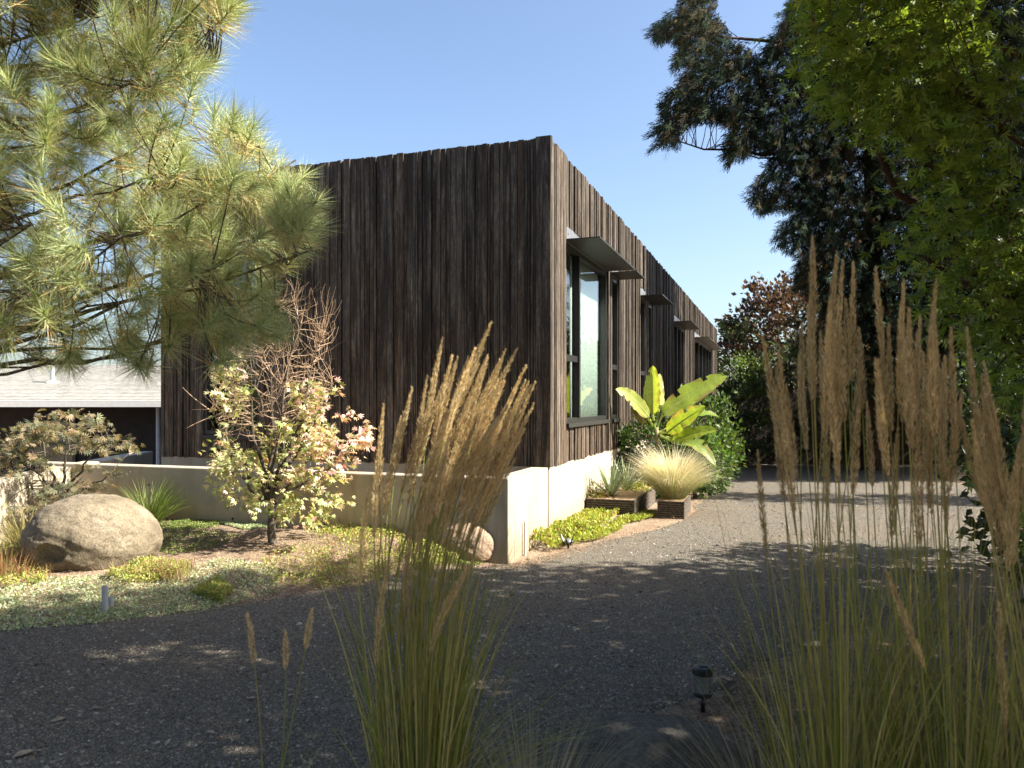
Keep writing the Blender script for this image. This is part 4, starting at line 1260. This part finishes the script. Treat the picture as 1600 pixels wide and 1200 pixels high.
def planter_herbs(label, n, s, N, rad, cols, h):
    p = H([n, s, z2 - .02])
    t = thing('planter_herb', label, 'plant', p)
    q = rng.normal(size=(N, 3)) * (rad, rad, h * .4); q[:, 2] = abs(q[:, 2])
    MB().inst(LEAF_V, LEAF_F, p + q, frames(leafdir(q, .5, .6)), .04 * rng.uniform(.6, 1.2, N), mixcol(cols, N)).build('leaves', 'leaf', t, kind='stuff')
planter_herbs('reddish brown succulent at the wall end of the yucca planter', .12, 1.95, 300, .09, [(.22, .13, .06), (.18, .20, .06)], .16)
planter_herbs('yellow-green sedum clump right of the yuccas in the planter', .50, 3.0, 420, .13, [(.30, .34, .06), (.36, .36, .10)], .14)

# ------------------------------------------------------------------ boulders
def boulder(name, label, mat, c, r, seed, notch=None, flat=.0):
    A, Bn = 180, 110
    th = np.linspace(0, 2 * math.pi, A, endpoint=False); ph = np.linspace(-math.pi / 2, math.pi / 2, Bn)
    T, Pp = np.meshgrid(th, ph)
    d = np.stack([np.cos(Pp) * np.cos(T), np.cos(Pp) * np.sin(T), np.sin(Pp)], -1)
    def n3(f, sd):
        return (vnoise(d[..., 0] * f + sd, d[..., 1] * f + d[..., 2] * f * .7, sd) + vnoise(d[..., 1] * f + 5 + sd, d[..., 2] * f + d[..., 0] * f * .6, sd + 3)) / 2 - .5
    rr = 1 + .11 * n3(1.6, seed) + .08 * n3(3.7, seed + 1) + .03 * n3(8, seed + 2) + .02 * n3(19, seed + 4) + .016 * n3(43, seed + 6) - .014 * smooth01(.035, .0, np.abs(n3(4.3, seed + 9)))
    rr = np.where(np.abs(d[..., 2]) > .985, 1 + .11 * n3(1.6, seed), rr)
    if notch is not None:
        nd_, wd, dp = notch
        nd_ = np.array(nd_) / np.linalg.norm(nd_)
        ang = np.arccos(np.clip(d @ nd_, -1, 1)) + .12 * n3(7, seed + 8)
        rr = rr - dp * smooth01(wd, wd * .8, ang)
    v = d * rr[..., None] * np.asarray(r)
    v[..., 2] = np.maximum(v[..., 2], -r[2] * .5)
    i = np.arange(Bn - 1)[:, None]; j = np.arange(A)[None]
    f = np.stack([i * A + j, i * A + (j + 1) % A, (i + 1) * A + (j + 1) % A, (i + 1) * A + j], -1).reshape(-1, 4)
    o = MB().add(v + np.asarray(c), f).build(name, mat, smooth=True, loc=c)
    tag(o, label, 'boulder')
g = ground_at(125, 885)
boulder('boulder', 'large rounded tan granite boulder with a broken hollow low on its face', 'boulder', g + (-.02, .25, .20), (.60, .48, .42), 3, ((-.22, -1, -.12), .22, .14))
g = ground_at(738, 872)
boulder('boulder', 'rounded pinkish boulder against the concrete wall corner', 'boulder_warm', g + (-.02, .0, .15), (.33, .26, .27), 7)
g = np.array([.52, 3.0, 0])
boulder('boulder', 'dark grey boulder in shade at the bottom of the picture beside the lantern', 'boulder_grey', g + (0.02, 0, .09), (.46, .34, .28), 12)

# ------------------------------------------------------------------ lights, pipes, litter
def lantern():
    p = ground_at(1098, 1112)
    t = thing('path_lantern', 'black stake lantern with a ribbed clear lens behind the foreground boulder', 'garden light', p)
    MB().lathe([(0, .0), (.012, 0), (.012, .085), (.0, .085)], p, 10).build('stake', 'black_plastic', t, smooth=True)
    MB().lathe([(0, .08), (.045, .082), (.050, .09), (.050, .10), (.043, .106), (0, .106)], p, 20).build('base_ring', 'black_plastic', t, smooth=False)
    MB().lathe([(.043, .106), (.044, .195)], p, 28).build('lens', 'lamp_glass', t, smooth=True)
    for k in range(14):
        a = k / 14 * 6.283
        q = p + (math.cos(a) * .0445, math.sin(a) * .0445, .107)
        MB().tube([q, q + (0, 0, .088)], .0018, 4).build('rib', 'lamp_glass', t)
    MB().lathe([(0, .196), (.052, .194), (.055, .20), (.053, .222), (.046, .232), (.012, .238), (0, .238)], p, 20).build('cap', 'black_plastic', t)
    MB().box(p[0] - .022, p[0] + .022, p[1] - .022, p[1] + .022, p[2] + .2375, p[2] + .2405).build('solar_cell', 'dark_steel', t)
lantern()
def small_light():
    p = ground_at(888, 858)
    t = thing('small_garden_light', 'small dark spiky garden light with silvery dome among the yellow-green groundcover', 'garden light', p)
    MB().lathe([(0, 0), (.012, 0), (.012, .07), (0, .07)], p, 8).build('stake', 'black_plastic', t)
    MB().lathe([(0, .075), (.05, .07), (.055, .08), (.04, .10), (.018, .115), (0, .118)], p, 16).build('dome', 'zinc', t, smooth=True)
    for k in range(9):
        a = k / 9 * 6.283 + .2
        m = MB(); blades(m, (p + (math.cos(a) * .045, math.sin(a) * .045, .05))[None], a, .13, .55, .1, .022, np.array([.02, .022, .024]), 3)
        m.build('fin', 'waxy', t)
small_light()
for i, (px, py, h, lb) in enumerate(((803, 872, .33, 'thin grey conduit stub nearest the white concrete corner'), (809, 871, .31, 'middle thin grey conduit stub by the white concrete corner, slightly tilted'), (820, 868, .36, 'rightmost and tallest grey conduit stub by the white concrete corner'))):
    p = ground_at(px, py)
    o = MB().tube([p - (0, 0, .04), p + (-.02 if i == 1 else .004, 0, h)], .0125, 8).build('conduit_stub', 'pvc', loc=p)
    tag(o, lb, 'pipe', 'conduit stubs by the wall corner')
for (px, py, h, r_, lb) in ((164, 957, .20, .022, 'taller grey plastic pipe stub standing in the thyme at left'), (173, 951, .09, .02, 'shorter grey pipe stub beside the taller one in the thyme')):
    p = ground_at(px, py)
    m = MB().lathe([(r_ * .8, h - .05), (r_ * .8, h), (r_, h), (r_, -.04)], p, 12)
    tag(m.build('pipe_stub', 'pvc', loc=p, smooth=False), lb, 'pipe', 'pipe stubs in the thyme')
m_simple('dry_leaf', (.36, .29, .21), .8, .2, 0, .3, 40)
lm = None
for i, (px, py) in enumerate(((38, 1184), (184, 1137), (205, 1106), (152, 1112), (275, 1083), (262, 1166), (455, 1091), (395, 1096), (160, 1050), (640, 1010), (845, 965), (950, 985), (1010, 945), (870, 1045), (1120, 1000), (92, 1130), (330, 1150))):
    p = ground_at(px, py, .018)
    if lm is None:
        lm = MB().add(np.array([(0, -1, 0), (-.45, -.3, .22), (-.38, .4, .15), (0, 1, .1), (.38, .45, .2), (.45, -.25, .12), (0, 0, -.05)]), [(6, 0, 5), (6, 5, 4), (6, 4, 3), (6, 3, 2), (6, 2, 1), (6, 1, 0)]).mesh('fallen_leaf', 'dry_leaf')
    o = bpy.data.objects.new('fallen_leaf', lm); COL.objects.link(o)
    o.location = p; o.rotation_euler = (random.uniform(-.3, .3), random.uniform(-.3, .3), random.uniform(0, 6)); s_ = random.uniform(.022, .036) if i else .05; o.scale = (s_, s_, s_)
    tag(o, 'small pale dry leaf lying on the shaded gravel', 'leaf', 'fallen leaves on the gravel')

# ------------------------------------------------------------------ feather reed grasses in the foreground
def reed(label, c, tips, nextra, ext, nbl, wind, Lp=(.26, .36), bl=.95, baser=.13, blean=.5):
    """tips: (px, py, Y) of plume tips; every plume is a part"""
    p = np.array([c[0], c[1], float(gz(*c))])
    t = thing('feather_reed_grass', label, 'grass', p, 'feather reed grasses in the foreground')
    st = MB()
    tips = list(tips)
    for _ in range(nextra):
        q = poly_sample(ext, 1)[0]; tips.append((q[0], q[1], c[1] + rng.uniform(-.3, .3)))
    for (px, py, Y) in tips:
        e = at(px, py, Y)
        a = p + np.array([rng.normal() * baser * .6, rng.normal() * baser * .6, 0]); e = e + np.array([rng.normal() * .02, 0, rng.normal() * .02])
        k = 22
        dirn = e - a; L = np.linalg.norm(dirn)
        nod = np.array([wind * (.10 + .06 * rng.random()) * L, rng.normal() * .02 * L, 0])
        cv = curve(a, e, -nod * .9 + np.array([0, 0, .06 * L]), k)
        lp = rng.uniform(*Lp)
        seg = np.linalg.norm(np.diff(cv, axis=0), axis=1); arc = np.concatenate([[0], np.cumsum(seg)])
        s0 = arc[-1] - lp
        ss = np.concatenate([arc[arc < s0], [s0]])
        stp = np.stack([np.interp(ss, arc, cv[:, q]) for q in range(3)], 1)
        g_ = mixcol([(.36, .34, .11), (.28, .30, .08), (.44, .37, .15)], 1, .1)[0]
        st.tube(stp, np.linspace(.0026, .0016, len(stp)), 4, g_, cap=False)
        # plume
        N = int(760 * lp / .3)
        u = rng.random(N); sp = s0 + u * lp
        pos = np.stack([np.interp(sp, arc, cv[:, q]) for q in range(3)], 1)
        ax = np.stack([np.interp(np.minimum(sp + .01, arc[-1]), arc, cv[:, q]) - np.interp(sp - .01, arc, cv[:, q]) for q in range(3)], 1)
        ax /= np.linalg.norm(ax, axis=1)[:, None] + 1e-9
        rd = rng.normal(size=(N, 3)); rd -= ax * (rd * ax).sum(1)[:, None]; rd /= np.linalg.norm(rd, axis=1)[:, None]
        prof = np.sin(np.pi * np.clip(u, .02, 1) ** .62) ** .8
        R = .0085 * prof * np.sqrt(rng.random(N)) * rng.uniform(.7, 1.3)
        d = ax + rd * (rng.uniform(.1, .4, N) + (rng.random(N) < .15) * .4)[:, None]
        sc = np.stack([rng.uniform(.0013, .0024, N), rng.uniform(.012, .024, N) * (.6 + .5 * prof), np.ones(N)], 1)
        tone = rng.uniform(.8, 1.2)
        cc = mixcol([(.58, .45, .24), (.66, .52, .30), (.48, .36, .18), (.70, .59, .38)], N, .1) * tone
        m = MB().inst(DIA_V, DIA_F, pos + rd * R[:, None], frames(d), sc, cc)
        m.tube(np.stack([np.interp(np.linspace(s0, arc[-1], 6), arc, cv[:, q]) for q in range(3)], 1), np.linspace(.0018, .0008, 6), 3, (.3, .21, .1), cap=False)
        m.build('plume', 'dry', t)
    N = nbl
    # thin culms without plumes thicken the clump
    a = rng.uniform(0, 6.28, N)
    b = p + np.stack([np.cos(a), np.sin(a), 0 * a], 1) * (baser * np.sqrt(rng.random(N)))[:, None]
    azw = np.where(rng.random(N) < .35, rng.normal(0, .5, N) if wind > 0 else a, a)
    m = MB()
    blades(m, b, azw, rng.uniform(.5, 1.15, N) * bl, rng.uniform(.0, blean, N), rng.uniform(.05, .9, N) ** 2 * 1.1, rng.uniform(.0032, .006, N), mixcol([(.21, .24, .055), (.30, .30, .08), (.15, .19, .04), (.46, .39, .17)], N, .14, [.25, .27, .14, .34]), 8, .6)
    if wind > .5:                                          # loose leaves blown out to the right
        k_ = 70
        blades(m, p + rng.normal(size=(k_, 3)) * (.06, .06, 0), rng.normal(0, .45, k_), rng.uniform(.6, 1.0, k_), rng.uniform(.15, .5, k_), rng.uniform(.9, 1.7, k_), .0055, mixcol([(.30, .31, .09), (.24, .28, .07), (.44, .38, .16)], k_), 9)
    m.build('blades', 'leaf', t, kind='stuff')
    st.build('stalks', 'dry', t, kind='stuff')
reed('tall feather reed grass leaning right in front of the house corner', (-.31, 2.6),
     [(770, 512, 2.6), (792, 540, 2.5), (806, 548, 2.75), (826, 560, 2.6), (815, 585, 2.5), (697, 535, 2.7), (712, 556, 2.5), (735, 566, 2.8), (825, 600, 2.65), (842, 645, 2.6), (808, 705, 2.5), (600, 645, 2.7), (584, 672, 2.5),
      (612, 658, 2.8), (634, 652, 2.6), (655, 612, 2.55), (672, 600, 2.75), (748, 558, 2.65), (762, 596, 2.45), (782, 610, 2.75), (795, 640, 2.55), (690, 640, 2.6), (722, 640, 2.7), (742, 664, 2.5),
      (662, 820, 2.4), (705, 922, 2.3), (743, 878, 2.3), (780, 690, 2.35), (618, 880, 2.5), (575, 760, 2.6)], 42, [(640, 690), (710, 560), (795, 545), (838, 620), (800, 720), (680, 740)], 430, 1.2, bl=1.2, baser=.12, blean=.13)
reed('sparse pair of short green-tan stalks left of the main reed grass', (-.80, 2.55), [(391, 965, 2.6), (456, 990, 2.5), (482, 962, 2.65)], 0, None, 26, -.3, (.12, .17), .5, .05)
reed('left clump of tall feather reed grass at the right, nearest the drive', (.98, 2.3),
     [(1190, 538, 2.2), (1230, 572, 2.4), (1262, 480, 2.3), (1272, 372, 2.3), (1302, 388, 2.4), (1312, 420, 2.2), (1326, 412, 2.35), (1296, 500, 2.25), (1340, 470, 2.4), (1346, 520, 2.3), (1215, 650, 2.3), (1180, 700, 2.4), (1285, 450, 2.2)], 14,
     [(1190, 600), (1270, 460), (1350, 480), (1360, 640), (1240, 680)], 380, .12, (.24, .38), 1.25, .13, .2)
reed('middle clump of tall feather reed grass at the right before the maple', (1.28, 2.22),
     [(1366, 418, 2.3), (1412, 445, 2.2), (1420, 500, 2.35), (1440, 452, 2.25), (1460, 470, 2.3), (1478, 434, 2.2), (1450, 520, 2.1), (1400, 530, 2.2), (1476, 560, 2.3), (1385, 560, 2.15), (1500, 610, 2.2)], 15,
     [(1360, 560), (1400, 470), (1480, 470), (1500, 620), (1400, 700)], 380, .3, (.24, .38), 1.25, .13, .2)
reed('rightmost clump of feather reed grass at the picture edge', (1.52, 2.05),
     [(1522, 516, 2.1), (1532, 562, 2.0), (1560, 620, 2.05), (1592, 612, 1.95), (1540, 600, 2.1), (1600, 720, 2.0), (1580, 950, 1.9), (1365, 890, 1.9)], 13, [(1500, 640), (1540, 560), (1640, 620), (1640, 760), (1540, 740)], 340, .3, (.26, .38), 1.2, .14, .25)

def wisp(label, c, N, L, az, azs):
    p = np.array([c[0], c[1], float(gz(*c))])
    tuft('wispy_grass', label, p, N, L, [(.34, .31, .24), (.42, .38, .30), (.20, .21, .12)], .0035, .06, .8, 1.1, mat='dry', az0=az, azs=azs, group='wispy low grasses at the bottom')
wisp('wispy pale grass arching at the bottom left of the dark boulder', (.06, 2.5), 420, .66, 1.0, 1.0)
wisp('wispy pale grass arching over the dark boulder from the right', (.86, 2.55), 420, .66, 2.7, .8)
wisp('wispy green-grey grass low in the bottom right corner', (1.42, 2.3), 260, .60, 1.6, 1.6)
